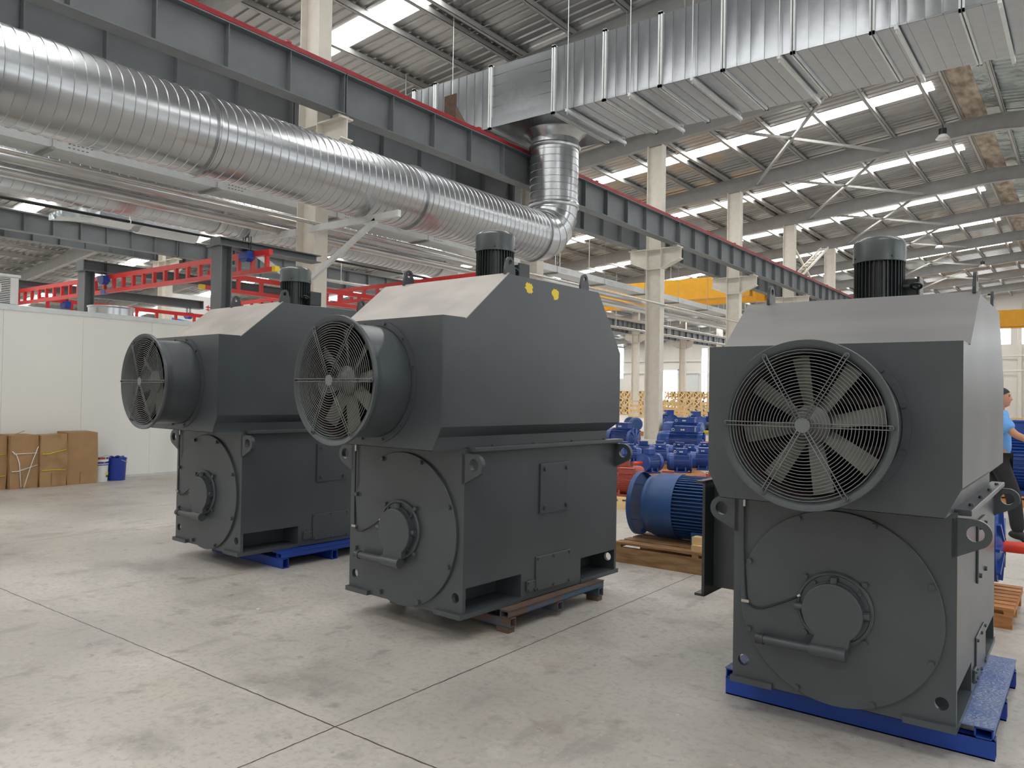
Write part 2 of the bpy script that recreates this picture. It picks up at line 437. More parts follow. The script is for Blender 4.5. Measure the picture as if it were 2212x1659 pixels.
rl = {0: 'nearest roof rafter, over the nearest beige column, out at the top edge', 2: 'roof rafter just beneath and behind the rectangular duct', 3: 'first full roof rafter below the rectangular duct, with the nearest lamp',
      4: 'second full roof rafter below the rectangular duct', 5: 'third full roof rafter below the rectangular duct', 6: 'fourth full roof rafter below the rectangular duct', 7: 'fifth full roof rafter below the duct, seen right of the top motor',
      8: 'sixth full roof rafter below the duct, low at far right', 9: 'last roof rafter before the far wall'}
for k in (0, 2, 3, 4, 5, 6, 7, 8, 9): dup(r0, (0, CY[k], 0), 0, rl[k])
px = [-4.6-1.67*i for i in range(16)]+[-13.35, -3.95, -2.65, -.9, .8, 2.5, 4.2]
px += [-32.5-1.9*i for i in range(14)]
for i, x in enumerate(px):
    mb = MB(); z = zs(x)
    mb.box(x-.06, x+.05, YB, YF, z-.2, z-.188).box(x+.038, x+.05, YB, YF, z-.2, z-.03).box(x-.06, x-.05, YB, YF, z-.2, z-.17).box(x-.05, x+.05, YB, YF, z-.045, z-.033)
    if i < 16: lab = '%s roof purlin down the slope from the ridge toward the far left' % ORD[i]
    elif i < 17: lab = 'extra roof purlin doubled beside the beige column row'
    elif i < 23: lab = '%s roof purlin counted from the stained ridge lining rightward' % ORD[i-17]
    else: lab = '%s roof purlin beyond the far column row' % ORD[i-23]
    tag(mb.build('purlin', M['purlin']), lab, 'purlin', 'roof purlins')
def xbrace(k, lab):
    ya, yb = CY[k], CY[k+1]
    t = thing('cross_brace', lab, 'brace', (0, ya, 0), 0, 'crossed bracing between the rafters')
    q = yb-ya
    zb = lambda x: zs(x)-.68
    for (xa, xb_) in ((-10.6, -6.4), (-6.7, -11.6)):
        MB().bar((xa, .08, zb(xa)), (xb_, q-.08, zb(xb_)), .09, .09).build('brace_bar', M['purlin'], t)
    xc = -8.7
    MB().box(xc-.16, xc+.16, q/2-.14, q/2+.14, zb(xc)-.06, zb(xc)+.06).build('gusset', M['purlin'], t)
    return t
for k, lab in ((2, 'nearest crossed roof brace, right of the rectangular duct underside'), (3, 'second crossed roof brace, one bay behind the nearest'), (4, 'third crossed roof brace, above the right top motor'),
               (5, 'fourth crossed roof brace, beside the right top motor'), (6, 'fifth crossed roof brace, low beside the eyebolt'), (7, 'sixth crossed roof brace, farthest small one at right')):
    xbrace(k, lab)
def pendant(x, y, z, lab):
    t = thing('pendant_lamp', lab, 'lamp', (x, y, z), 0, 'high bay lamps')
    MB().lathe([(.24, 0), (.235, .01), (.15, .13), (.13, .15)], n=24).build('lamp_shade', M['lamp'], t)
    MB().cyl((0, 0, .13), (0, 0, .36), .13, 16).build('lamp_housing', M['black'], t)
    zt = zs(x)-.78-z
    MB().bar((0, 0, .36), (0, 0, max(zt, .5)), .03).build('stem', M['black'], t)
for k in range(10):
    for j, dy in enumerate((2.2, 5.6)):
        y = CY[k]-7.56+dy
        a, b = (-29, y, zs(-29)-.14), (-4.1, y, zs(-4.1)-.14)
        tag(MB().cyl(a, b, .011, 6).build('sag_rod', M['purlin']), '%s thin sag rod threading the purlins, %s bay from the front' % (('nearer', 'farther')[j], ORD[k]), 'rod', 'sag rods between purlins')
pendant(-4.4, 31.3, 11.02, 'black and white high bay lamp at the right, below the duct end')
pendant(-7.5, 52.4, 10.85, 'high bay lamp right of the top motor dome')
pendant(-6.2, 61.8, 10.95, 'small high bay lamp lower right of the top motor')
pendant(-7.35, 78.4, 10.8, 'tiny high bay lamp just over the right machine roof corner')

# ---------------------------------------------------------------- crane runway girders, one beam per bay on each side of the columns
def girder(name, lab, x, y0, y1, zb, zt, nst=6, fl=.32, group=None, m='girder'):
    t = thing(name, lab, 'girder', (x, y0, zb), 0, group)
    L = y1-y0; h = zt-zb
    mb = MB().box(-.006, .006, .01, L-.01, 0, h).box(-fl/2, fl/2, .01, L-.01, -.012, .012).box(-fl/2, fl/2, .01, L-.01, h-.024, h)
    mb.box(-.03, .03, 0, L, h, h+.05)
    mb.build('beam', M[m], t)
    for i in range(nst+1):
        y = .03+(L-.06)*i/nst
        MB().box(-fl/2+.02, fl/2-.02, y-.008, y+.008, .012, h-.024).build('stiffener', M[m], t)
    return t
bay = ['out at the left edge', 'left of the nearest column', 'above the round duct', 'behind the duct elbow', 'right of the clear column', 'in the fourth bay', 'in the fifth bay', 'in the sixth bay', 'in the seventh bay', 'in the eighth bay', 'in the last bay']
ys = [2.29]+CY
g0 = g1 = None
for i in range(len(ys)-1):
    for x, side, near in ((CX+.8, 'near', True), (CX-.8, 'far', False)):
        lab = 'blue grey crane girder, %s side of the columns, %s' % (side, bay[i] if i else 'left of the nearest column')
        if i == 1: lab = 'blue grey crane girder on the %s side of the columns, from the nearest column rightward' % side
        if g0 is None: g0 = girder('crane_girder', lab, x, ys[i], ys[i+1], 6.91, 7.70, group='crane runway girders')
        else: dup(g0, (x, ys[i], 6.91), 0, lab)
mb = MB()
for i in range(4): mb.box(CX+.8+.1, CX+.8+.16, -1, 80, 7.71+.021*i, 7.726+.021*i)
mb.box(CX+.8+.1, CX+.8+.12, -1, 80, 7.70, 7.79)
for y in [3.1+2.7*i for i in range(20)]: mb.box(CX+.8+.02, CX+.8+.17, y-.05, y+.05, 7.79, 7.825)
tag(mb.build('conductor_rail', M['redrail']), 'long red conductor rail along the top of the near crane girder', 'rail')
yf = [1.0, 10.0, 16.6, 25.5, 34.5, 43.5, 52, 57.4, 66.65, 75.4, 84]
for i in range(len(yf)-1):
    for dx, side in ((.85, 'near'), (-.85, 'far')):
        lab = 'distant crane girder of the far row, %s side, %s bay from the left' % (side, ORD[i])
        girder('crane_girder', lab, -30.55+dx, yf[i], yf[i+1], 6.92, 7.58, 7, group='far row crane girders')
# rusty stop plate on top of the near girder
mb = MB().prism([(13.05, 7.76), (13.8, 7.76), (13.2, 8.3), (13.05, 8.3)], 'x', CX+.72, CX+.74).box(CX+.62, CX+.98, 13.02, 13.05, 7.76, 8.34)
tag(mb.build('rail_stop', M['rust']), 'rusty crane stop plate standing on the red rail before the duct', 'stop')
# yellow overhead cranes
def crane(lab, x0, x1, y, zb, zt, n):
    t = thing('overhead_crane', lab, 'crane', (x0, y, zb))
    L = x1-x0; h = zt-zb
    for j, yo in enumerate((0, 2.2)):
        mb = MB().box(.45, L-.45, yo-.2, yo+.2, .02, h).box(.45, L-.45, yo-.32, yo+.32, -.02, .02)
        mb.prism([(.4, .35), (1.6, 0), (.4, 0)], 'y', yo-.19, yo+.19)
        b = mb.build('box_girder', M['yellow'], t)
    for xx in (0, L): MB().box(xx-.15, xx+.15, -.9, 3.1, 7.86-zb, 8.16-zb).box(min(xx, L/2+.97*(xx-L/2))-.3, max(xx, L/2+.97*(xx-L/2))+.1, -.2, .2, 7.82-zb, 8.0-zb).build('end_carriage', M['yellow'], t)
crane('yellow overhead travelling crane behind the clear column', -29.65, -13.4, 38.2, 6.75, 7.85, 6)
crane('yellow overhead travelling crane at the far right edge', CX+.8, 6.4, 66, 7.2, 8.3, 6)

# ---------------------------------------------------------------- rectangular duct
DY0, DY1, DZ0, DZ1 = 14.7, 17.2, 8.1, 9.6
def cable_rod(mb, x, y, z0): mb.cyl((x, y, z0), (x, y, zs(x)-.1), .007, 6)
J = [-14.55, -13.78, -11.92, -10.04, -8.68, -7.33, -5.95, -4.58, -3.19, -1.8, -.4, 1.0, 2.4, 3.8, 5.2, 6.5]
rd = thing('rectangular_duct', 'big galvanised rectangular air duct crossing under the roof', 'duct', (0, 0, 0))
for a, b in zip(J[:-1], J[1:]):
    mb = MB().box(a+.005, b-.005, DY0, DY1, DZ0, DZ1)
    if a == -11.92:
        for z in (8.32, 8.6, 8.87, 9.13, 9.38): mb.box(a+.04, b-.04, DY0-.012, DY0, z-.006, z+.006)
        mb.box(a+.03, b-.03, DY0-.02, DY0, 8.1, 8.34)
    else:
        n = max(2, round((b-a)/.27))
        for i in range(1, n):
            x = a+(b-a)*i/n
            mb.box(x-.006, x+.006, DY0-.014, DY0, DZ0+.01, DZ1-.01).box(x-.006, x+.006, DY0+.02, DY1-.02, DZ0-.014, DZ0)
    mb.build('duct_section', M['galvduct'], rd)
    # slightly pillowed sheet between the seams
    rnd = random.Random(int(a*100)+9); pm = MB()
    n = 1 if a == -11.92 else max(2, round((b-a)/.27))
    for i in range(n):
        xa, xb = a+.035+(b-a-.07)*i/n, a+.035+(b-a-.07)*(i+1)/n
        for face in (0, 1):
            q, bul, tx, ty = 7, rnd.uniform(.004, .011)*(1 if n > 1 else 2), rnd.uniform(-.3, .3), rnd.uniform(-.4, .4)
            vs = []
            for jj in range(q):
                for ii in range(q):
                    s_, t_ = 2*ii/(q-1)-1, 2*jj/(q-1)-1
                    h_ = bul*(1-s_*s_)*(1-t_*t_)*(1+tx*s_+ty*t_)
                    x = xa+(xb-xa)*(s_+1)/2
                    vs.append((x, DY0-.002-h_, DZ0+.03+(DZ1-DZ0-.06)*(t_+1)/2) if face == 0 else (x, DY0+.03+(DY1-DY0-.06)*(t_+1)/2, DZ0-.002-h_))
            pm.add(vs, [(jj*q+ii, jj*q+ii+1, jj*q+q+ii+1, jj*q+q+ii) for jj in range(q-1) for ii in range(q-1)], True)
    pm.build('sheet_panels', M['galvduct'], rd)
for x in J:
    mb = MB()
    for s in (-.028, .028):
        mb.box(x+s-.016, x+s+.016, DY0-.05, DY0+.002, DZ0-.05, DZ1+.06).box(x+s-.016, x+s+.016, DY0-.05, DY1+.05, DZ0-.05, DZ0+.002).box(x+s-.016, x+s+.016, DY0-.05, DY1+.05, DZ1-.002, DZ1+.05).box(x+s-.016, x+s+.016, DY1-.002, DY1+.05, DZ0-.05, DZ1+.06)
    mb.build('flange', M['galvdull'], rd)
for i, x in enumerate([-13.1, -9.6, -8.0, -6.57, -4.81, -2.78, -1.25, .6, 2.2, 4.4]):
    t = thing('duct_hanger', '%s trapeze hanger bar from the left under the rectangular duct' % ORD[i], 'hanger', (x, DY0, DZ0), 0, 'duct hangers')
    MB().box(-.03, .03, -.14, DY1-DY0+.14, -.115, -.052).build('hanger_bar', M['galvdull'], t)
    for y in (-.1, DY1-DY0+.1):
        MB().cyl((0, y, -.18), (0, y, zs(x)-.1-DZ0), .008, 6).build('threaded_rod', M['galvdull'], t)

# ---------------------------------------------------------------- round spiral duct with elbow and riser
DX, DR, DZ = -10.85, .6, 5.38
sd = thing('round_duct', 'big galvanised spiral duct with elbow rising into the rectangular duct', 'duct', (DX, 0, 0))
def spiral(y0, y1, rad, pitch=.155):
    prof = []; y = y0
    while y < y1-pitch*.5:
        prof += [(rad, y), (rad, y+pitch-.024), (rad+.012, y+pitch-.018), (rad+.012, y+pitch-.007), (rad, y+pitch-.001)]; y += pitch
    return prof+[(rad, y1)]
FL = [1.4, 6.35, 10.81, 15.05]
for a, b in zip(FL[:-1], FL[1:]):
    MB().lathe(spiral(a, b, DR), (0, 0, DZ), (0, 1, 0), 64).build('spiral_pipe', M['galv'], sd)
for y in FL[1:]:
    MB().lathe([(DR-.01, -.02), (DR+.045, -.02), (DR+.045, .0), (DR+.015, .0), (DR+.015, .006), (DR+.045, .006), (DR+.045, .026), (DR-.01, .026)], (0, y, DZ), (0, 1, 0), 64).build('flange', M['galv'], sd)
# gored elbow from +Y to +Z
cy, cz, cr = 15.1, DZ+.86, .86
ngore = 5; mb = MB(); rings = []
for i in range(ngore+1):
    a = (PI/2)*i/ngore
    o = Vector((0, cy+cr*math.sin(a), cz-cr*math.cos(a)))
    e1, e2 = Vector((1, 0, 0)), Vector((0, -math.sin(a), math.cos(a)))
    rings.append([o+(e1*math.cos(2*PI*j/48)+e2*math.sin(2*PI*j/48))*DR for j in range(48)])
    if 0 < i < ngore: mb.tube(rings[-1], .012, 6, True)
for A_, B_ in zip(rings[:-1], rings[1:]):
    mb.add(A_+B_, [(j, (j+1) % 48, 48+(j+1) % 48, 48+j) for j in range(48)], True)
mb.build('elbow', M['galv'], sd)
RY = cy+cr
MB().lathe([(q, z) for q, z in spiral(cz, 7.72, DR, .17)], (0, RY, 0), (0, 0, 1), 64).build('riser', M['galv'], sd)
for z in (cz+.02, 7.72): MB().lathe([(DR-.01, -.05), (DR+.035, -.05), (DR+.05, -.01), (DR+.05, .01), (DR+.035, .05), (DR-.01, .05)], (0, RY, z), (0, 0, 1), 64).build('collar', M['galv'], sd)
MB().lathe([(DR, 7.72), (DR, 7.9), (DR+.1, 8.04), (DR+.2, 8.095)], (0, RY, 0), (0, 0, 1), 64).build('flare', M['galv'], sd)
# brackets on the nearest column carrying duct, pipes
def bracket(lab, s, tip, brace_x):
    t = thing('duct_bracket', lab, 'bracket', (CX, CY[0]-.22, 0))
    MB().bar((s*.2, 0, 4.71), (tip-CX, 0, 4.71), .07, .12).build('bracket_arm', M['galvdull'], t)
    MB().bar((s*.3, 0, 3.75), (brace_x-CX, 0, 4.66), .07, .09).build('brace', M['galvdull'], t)
bracket('galvanised bracket arm and brace under the round duct, right of the nearest column', 1, -9.85, -10.45)
bracket('galvanised bracket arm reaching left from the nearest column under the second duct', -1, -15.1, -14.6)
# second spiral duct behind the columns
sd2 = thing('round_duct', 'smaller spiral duct behind the column row, left of the bracket', 'duct', (-14.55, 0, 0))
for a, b in ((-1, 8.9), (8.9, 15.6)): MB().lathe(spiral(a, b, .42, .17), (0, 0, 5.19), (0, 1, 0), 48).build('spiral_pipe', M['galv'], sd2)
for y in (8.9, 15.6): MB().lathe([(.41, -.03), (.46, -.03), (.46, .03), (.41, .03)], (0, y, 5.19), (0, 1, 0), 48).build('flange', M['galvdull'], sd2)
MB().lathe([(.42, 15.6), (.42, 16.1), (.36, 16.3), (0, 16.3)], (0, 0, 5.19), (0, 1, 0), 48).build('end_cap', M['galvdull'], sd2)
# pipes along the column row
def pipe(lab, x, z, rad, y0, y1, m, name='pipe', hang=False):
    o = tag(MB().cyl((x, y0, z), (x, y1, z), rad, 20).build(name, M[m]), lab, 'pipe')
    if hang:
        for y in range(int(y0)+2, int(y1), 8):
            if 36 < y < 42: continue
            MB().cyl((x, y, z+rad), (x, y, zs(x)-.05), .012, 6).ring((x, y, z), (0, 1, 0), rad+.01, .012, 16, 5).build('pipe_hanger', M['galvdull'], o)
pipe('thin shiny pipe passing in front of the beige columns', -12.2, 4.82, .04, -2, 46, 'chrome')
pipe('thick silver pipe behind the columns, upper of two', -13.1, 4.96, .07, -2, 70, 'cladding')
pipe('thick silver pipe behind the columns, lower of two', -13.3, 4.8, .085, -2, 70, 'cladding')
pipe('slim silver pipe under the cable trunking', -13.8, 5.12, .045, -2, 70, 'chrome')
pipe('black sprinkler pipe running below the second round duct', -16.2, 5.03, .03, -2, 26, 'black', hang=True)
pipe('pale pipe high behind the clear column', -18.4, 5.9, .08, 20, 80, 'galvdull', hang=True)
pipe('pale lower pipe behind the clear column', -20, 5.7, .06, 20, 80, 'cladding', hang=True)
pipe('thin bright conduit behind the clear column', -22, 5.6, .05, 20, 80, 'chrome', hang=True)
pipe('silver line above the far crane girder', -26, 6.3, .07, 20, 80, 'cladding', hang=True)
# cable trunking
tr = thing('cable_trunking', 'long galvanised cable trunking box behind the column row', 'cable tray', (-13.62, 0, 5.36))
MB().box(-.3, .3, -2, 80, 0, .2).build('trunking', M['galvdull'], tr)
for i in range(24):
    y = 5.3+2.9*i
    mb = MB().box(-.36, .36, y-.03, y+.03, -.05, -.002)
    for s in (-.33, .33): mb.cyl((s, y, -.05), (s, y, 1.53 if s > 0 else .24), .008, 6)
    mb.build('trunking_hanger', M['rafter'], tr)
    mk = MB()
    for rr in range(2):
        for q in range(6 if rr else 5): mk.box(.3, .302, y+.25+q*.07, y+.285+q*.07, .05+.06*rr, .063+.06*rr)
    mk.build('stencil_marking', M['text'], tr)

# ================================================================ the three big machines
def bolt(mb, p, ax, rad=.014, h=.02):
    p, ax = Vector(p), Vector(ax)
    mb.lathe([(rad*1.25, 0), (rad*1.25, h*.2), (rad, h*.2), (rad, h), (0, h)], p, ax, 6, False)
def lug_plate(mb, s, y, th, n=20):
    # side lifting lug in an XZ plane; s = +1 right, -1 left
    out = [(.50, .975), (.595, .975)] + [(.595+.066*math.sin(a), .909+.066*math.cos(a)) for a in [PI*.9*i/(n-1) for i in range(1, n)]] + [(.522, .80), (.50, .79)]
    hole = circ(.595, .911, .036, 20)
    mb.plate([(s*a, b) for a, b in out], [[(s*a, b) for a, b in hole]], th, lambda u_, v_, w_: (u_, y+w_, v_))
def fan_motor(parent, x, y, z, gland=True):
    t = bpy.data.objects.new('top_motor', None); COL.objects.link(t); t.parent = parent; t.location = (x, y, z)
    MB().lathe([(0, 0), (.15, 0), (.15, .022), (.125, .022), (.118, .03), (.115, .27), (0, .27)], n=32).build('motor_base', M['motorgreen'], t)
    mb = MB()
    for i in range(36):
        a = 2*PI*i/36
        c, s_ = math.cos(a), math.sin(a)
        mb.bar((.112*c, .112*s_, .16-.125), (.112*c, .112*s_, .16+.115), .0, .0) if False else mb.prism([(.1, -.0025), (.136, -.0018), (.136, .0018), (.1, .0025)], 'z', .035, .275)
        # rotate the fin just added
        for k in range(len(mb.v)-8, len(mb.v)):
            vx, vy, vz = mb.v[k]; mb.v[k] = (vx*c-vy*s_, vx*s_+vy*c, vz)
    mb.build('cooling_fins', M['motorgreen'], t)
    MB().lathe([(.139, .265), (.142, .268), (.142, .37), (.138, .385), (.122, .402), (.10, .41), (.03, .412), (0, .412)], n=40).build('motor_cowl', M['cowl'], t)
    mb = MB()
    for a in (.6, 2.2, 3.8, 5.4): bolt(mb, (.141*math.cos(a), .141*math.sin(a), .29), (math.cos(a), math.sin(a), 0), .006, .006)
    mb.build('cowl_screw', M['motorgreen'], t)
    MB().cyl((.13, -.02, .12), (.165, -.02, .12), .012, 10).ring((.2, -.02, .12), (0, .5, 1), .026, .008, 20).build('eyebolt', M['motorgreen'], t)
    MB().box(.12, .2, .03, .13, .06, .17).box(.195, .21, .02, .14, .05, .18).build('terminal_box', M['motorgreen'], t, bevel=.006)
    return t
G = dict(wf=.5233, D=1.683, wb=.5241, wh=.5716, yh=-.2462, z1=1.7715, yl=.1924, yr=.3132, yr1=1.3229, yb=1.6283, zs=1.6478, zc=1.138, zb=1.0, wn=.5065)
def machine(label, loc, rz, scale, zr, lugx, paint=False, box=False, panel='slope'):
    t = thing('electric_machine', label, 'motor', loc, rz, 'the three big grey machines', scale)
    m, md = M['machine'], M['machine_dark']
    g = G; wb, D, wh, yh = g['wb'], g['D'], g['wh'], g['yh']
    # frame
    mb = MB().box(-wb+.012, wb-.012, .026, D-.026, .178, 1.0).box(-.31, .31, .026, D-.026, 0.002, .178).box(-wb+.012, wb-.012, .545, 1.214, .002, .178)
    mb.build('frame', m, t)
    for s in (-1, 1):
        mb = MB()
        out = [(.026, .178), (.545, .178), (.545, .004), (1.214, .004), (1.214, .178), (D-.026, .178), (D-.026, 1.0), (.026, 1.0)]
        mb.prism(out, 'x', min(s*wb, s*(wb-.012)), max(s*wb, s*(wb-.012)))
        mb.build('side_plate', m, t)
    for y, nm in ((0, 'front_plate'), (D-.026, 'rear_plate')):
        mb = MB().plate([(-wb, .002), (wb, .002), (wb, 1.0), (-wb, 1.0)], [circ(sx*.465, .117, .03, 24) for sx in (-1, 1)], .026, lambda a, b, c: (a, y+.013+c, b))
        mb.build(nm, m, t)
    # foot plates
    for s in (-1, 1):
        for y0, y1 in ((-.027, .546), (1.213, D+.025)):
            mb = MB().box(min(s*.307, s*.5295), max(s*.307, s*.5295), y0, y1, 0, .03)
            if y0 < 0: mb.prism([(s*.44, .03), (s*.475, .03), (s*.475, .05), (s*.455, .062), (s*.44, .05)], 'y', .028, .034)
            mb.build('foot_plate', m, t)
    # lifting lugs
    for s in (-1, 1):
        for y in (.015, D-.02):
            mb = MB(); lug_plate(mb, s, y, .03); mb.build('lifting_lug', m, t)
    # round end shield and bolts
    MB().lathe([(.4813, 0), (.4813, -.016), (.478, -.019), (0, -.019)], (0, 0, .4745), (0, 1, 0), 96).build('end_shield', m, t)
    es = MB()
    for i in range(8):
        a = R(22.5+45*i); mb = MB(); bolt(mb, (.463*math.cos(a), -.019, .4745+.463*math.sin(a)), (0, -1, 0)); mb.build('bolt', m, t)
    for a in (45, 135, 225, 315):
        a = R(a); mb = MB(); bolt(mb, (.198*math.cos(a), -.019, .4745+.198*math.sin(a)), (0, -1, 0)); mb.build('bolt', m, t)
    # bearing housing with cover, drain pipe
    bh = MB().lathe([(.182, -.018), (.182, -.034), (.176, -.04), (.168, -.04), (.164, -.034), (.14, -.034), (.14, -.05), (0, -.05)], (0, 0, .4745), (0, 1, 0), 64).build('bearing_housing', m, t)
    for a in (38, 128, 218, 308):
        a = R(a); mb = MB(); bolt(mb, (.152*math.cos(a), -.036, .4745+.152*math.sin(a)), (0, -1, 0), .009, .012); mb.build('bolt', m, bh)
    mb = MB().cyl((.118, -.052, .47), (.168, -.052, .47), .02, 14).cyl((-.185, -.052, .465), (-.13, -.052, .465), .018, 14).cyl((.0, -.05, .6), (.0, -.05, .635), .018, 14)
    mb.build('grease_nipple', m, bh)
    c0_, c1_ = -.045, -.085
    poly = [(.143*math.sin(a), .4625+.143*math.cos(a)) for a in [R(-145+290*i/40) for i in range(41)]]
    poly = [p for p in poly] + [(.078, .30), (-.098, .30)]
    MB().prism(poly, 'y', c1_, c0_).build('bearing_cover', m, t, bevel=.005)
    dp = MB().cyl((-.1, -.078, .272), (.07, -.082, .274), .033, 24).cyl((-.36, -.068, .268), (-.1, -.078, .272), .021, 20).build('drain_pipe', m, t)
    MB().cyl((-.375, -.067, .268), (-.335, -.068, .268), .027, 20).build('pipe_cap', md, dp)
    # sensor cable with its clips
    sc = MB().tube([(-.466, -.012, .975), (-.465, -.014, .87), (-.463, -.014, .72), (-.452, -.024, .54), (-.446, -.026, .46), (-.437, -.028, .432), (-.42, -.03, .418), (-.39, -.032, .411), (-.35, -.034, .418), (-.285, -.036, .448), (-.22, -.04, .482), (-.165, -.045, .514)], .0048, 8).build('sensor_cable', M['black'], t)
    MB().cyl((-.466, -.012, .935), (-.466, -.012, .985), .008, 10).build('cable_gland', M['chrome'], sc)
    MB().box(-.468, -.428, -.036, -.018, .432, .447).build('cable_clip', M['chrome'], sc)
    MB().cyl((-.172, -.044, .512), (-.158, -.046, .522), .009, 10).build('cable_gland', M['chrome'], sc)
    # covers on the sides
    for s in (-1, 1):
        X = s*wb
        def pl(y0, y1, z0, z1, th, nm, pts, rad=.011):
            mb = MB().box(min(X, X+s*th), max(X, X+s*th), y0, y1, z0, z1)
            o = mb.build(nm, m, t, bevel=.004)
            for y, z in pts:
                b = MB(); bolt(b, (X+s*th, y, z), (s, 0, 0), rad, rad); b.build('bolt', m, o)
        pl(.722, 1.045, .545, .876, .012, 'inspection_cover', [(.765, .84), (1.01, .835), (.765, .583), (1.01, .58)], .013)
        pl(.69, 1.077, .038, .266, .01, 'access_cover', [(.71, .25), (.885, .25), (1.06, .25), (.71, .055), (.885, .055), (1.06, .055)], .009)
        pl(.594, .68, .053, .123, .014, 'junction_plate', [(.606, .111), (.668, .111), (.606, .065), (.668, .065)], .007)
        mb = MB().box(min(s*(wb-.02), s*.577), max(s*(wb-.02), s*.577), .03, D-.0, .985, 1.012)
        fb = mb.build('flange_bar', m, t, bevel=.004)
        for y in (.22, .62, 1.05, 1.45):
            b = MB(); bolt(b, (s*.553, y, 1.012), (0, 0, 1), .011, .012); b.build('bolt', m, fb)
    # hood: open front with a ring plate, chamfered lower edge
    z1, yl, yr, yr1, yb, zs_, zc, wn = g['z1'], g['yl'], g['yr'], g['yr1'], g['yb'], g['zs'], g['zc'], g['wn']
    pr = [(yh, zc), (yh, z1), (yh+yl, z1), (yr, zr), (yr1, zr), (yb, zs_), (yb, zc)]
    k = len(pr); mb = MB()
    vs = [(-wh, y, z) for y, z in pr]+[(wh, y, z) for y, z in pr]
    fs = [tuple(range(k)), tuple(range(2*k-1, k-1, -1))]+[(i, i+1, k+i+1, k+i) for i in range(1, k-1)]
    mb.add(vs, fs)
    low = [(-wh, yh, zc), (wh, yh, zc), (wh, yb, zc), (-wh, yb, zc)]
    mid = [(-wn, yh, 1.075), (wn, yh, 1.075), (wn, yb-.07, 1.075), (-wn, yb-.07, 1.075)]
    bot = [(-wn, yh, 1.0), (wn, yh, 1.0), (wn, yb-.07, 1.0), (-wn, yb-.07, 1.0)]
    mb.add(low+mid+bot, [(1, 2, 6, 5), (2, 3, 7, 6), (3, 0, 4, 7), (5, 6, 10, 9), (6, 7, 11, 10), (7, 4, 8, 11), (8, 9, 10, 11)])
    mb.build('hood', m, t)
    mb = MB().plate([(-wh, z1), (wh, z1), (wh, zc), (wn, 1.003), (-wn, 1.003), (-wh, zc)], [circ(0, 1.3937, .335, 64)], .008, lambda a, b, c: (a, yh-.002+c, b))
    mb.build('hood_front', m, t)
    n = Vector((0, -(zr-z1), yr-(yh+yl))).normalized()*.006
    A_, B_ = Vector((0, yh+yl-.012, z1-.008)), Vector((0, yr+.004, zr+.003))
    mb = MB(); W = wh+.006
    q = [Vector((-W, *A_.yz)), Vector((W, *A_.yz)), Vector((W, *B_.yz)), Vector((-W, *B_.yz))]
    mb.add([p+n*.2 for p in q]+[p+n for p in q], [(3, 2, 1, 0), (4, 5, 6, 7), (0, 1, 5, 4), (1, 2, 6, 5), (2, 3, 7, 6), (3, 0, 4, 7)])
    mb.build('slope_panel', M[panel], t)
    for (lx, ly) in ((wh-.02, .345), (wh-.02, 1.166), (lugx, .345)):
        s = 1 if lx > 0 else -1
        mb = MB().plate([(-.05, 0), (.05, 0), (.05, .03)]+[(.036*math.cos(a), .075+.036*math.sin(a)) for a in [PI*i/12 for i in range(13)]]+[(-.05, .03)], [circ(0, .075, .018, 16)], .016,
                        (lambda a, b, c: (lx+c, ly+a, zr+b)))
        mb.build('hood_lug', md, t)
    # cooling fan: mounting flange, duct, bell mouth, blades, guard
    fz = 1.3937
    mf = MB().lathe([(.34, yh-.006), (.374, yh-.006), (.374, yh-.018), (.34, yh-.018)], (0, 0, fz), (0, 1, 0), 72).build('mounting_flange', m, t)
    for i in range(12):
        a = R(15+30*i); b = MB(); bolt(b, (.358*math.cos(a), yh-.018, fz+.358*math.sin(a)), (0, -1, 0), .010, .012); b.build('bolt', m, mf)
    MB().lathe([(.336, yh), (.336, -.5), (.33, -.5), (.33, yh)], (0, 0, fz), (0, 1, 0), 72).build('fan_duct', m, t)
    MB().lathe([(.329, yh+.02), (.329, -.50)], (0, 0, fz), (0, 1, 0), 72).build('duct_lining', M['primer'], t)
    bm_ = MB().lathe([(.335, -.49), (.335, -.54), (.342, -.556), (.356, -.566), (.377, -.57), (.379, -.565), (.379, -.55), (.375, -.548), (.36, -.55), (.345, -.53), (.34, -.49)], (0, 0, fz), (0, 1, 0), 72).build('bell_mouth', m, t)
    hub = MB().cyl((0, -.47, fz), (0, -.38, fz), .088, 32).cyl((0, -.38, fz), (0, .1, fz), .1, 24).build('fan_hub', M['hub'], t)
    MB().lathe([(.087, -.47), (.03, -.515), (0, -.515)], (0, 0, fz), (0, 1, 0), 32).build('hub_cap', M['hub'], hub)
    for s_ in (-1, 1): MB().box(-.3, .3, -.27, -.25, fz+s_*.115-.02, fz+s_*.115+.02).build('motor_support', M['primer'], hub)
    for i in range(8):
        a = R(100+45*i); e = Vector((math.cos(a), 0, math.sin(a))); tn = Vector((-math.sin(a), 0, math.cos(a)))
        vs = []
        for q_, (rr, wd, tw) in enumerate(((.08, .066, 36), (.16, .076, 30), (.24, .084, 25), (.312, .09, 21))):
            d = tn*math.cos(R(tw))+Vector((0, 1, 0))*math.sin(R(tw)); nn = d.cross(e)
            for sw, hh in ((-.5, 0), (0, .006), (.5, 0), (0, -.002)):
                vs.append(Vector((0, -.44, fz))+e*rr+d*wd*sw+nn*(hh+.004*(1 if sw == 0 and hh > 0 else 0)))
        fs = [(4*q_+j, 4*q_+(j+1) % 4, 4*q_+4+(j+1) % 4, 4*q_+4+j) for q_ in range(3) for j in range(4)]+[(0, 1, 2, 3), (12, 13, 14, 15)]
        MB().add(vs, fs).build('fan_blade', M['blade'], t)
    gd = MB()
    for i in range(21): gd.ring((0, -.59+.02*(i/20)**2, fz), (0, 1, 0), .042+.0146*i, .0022, 64, 5)
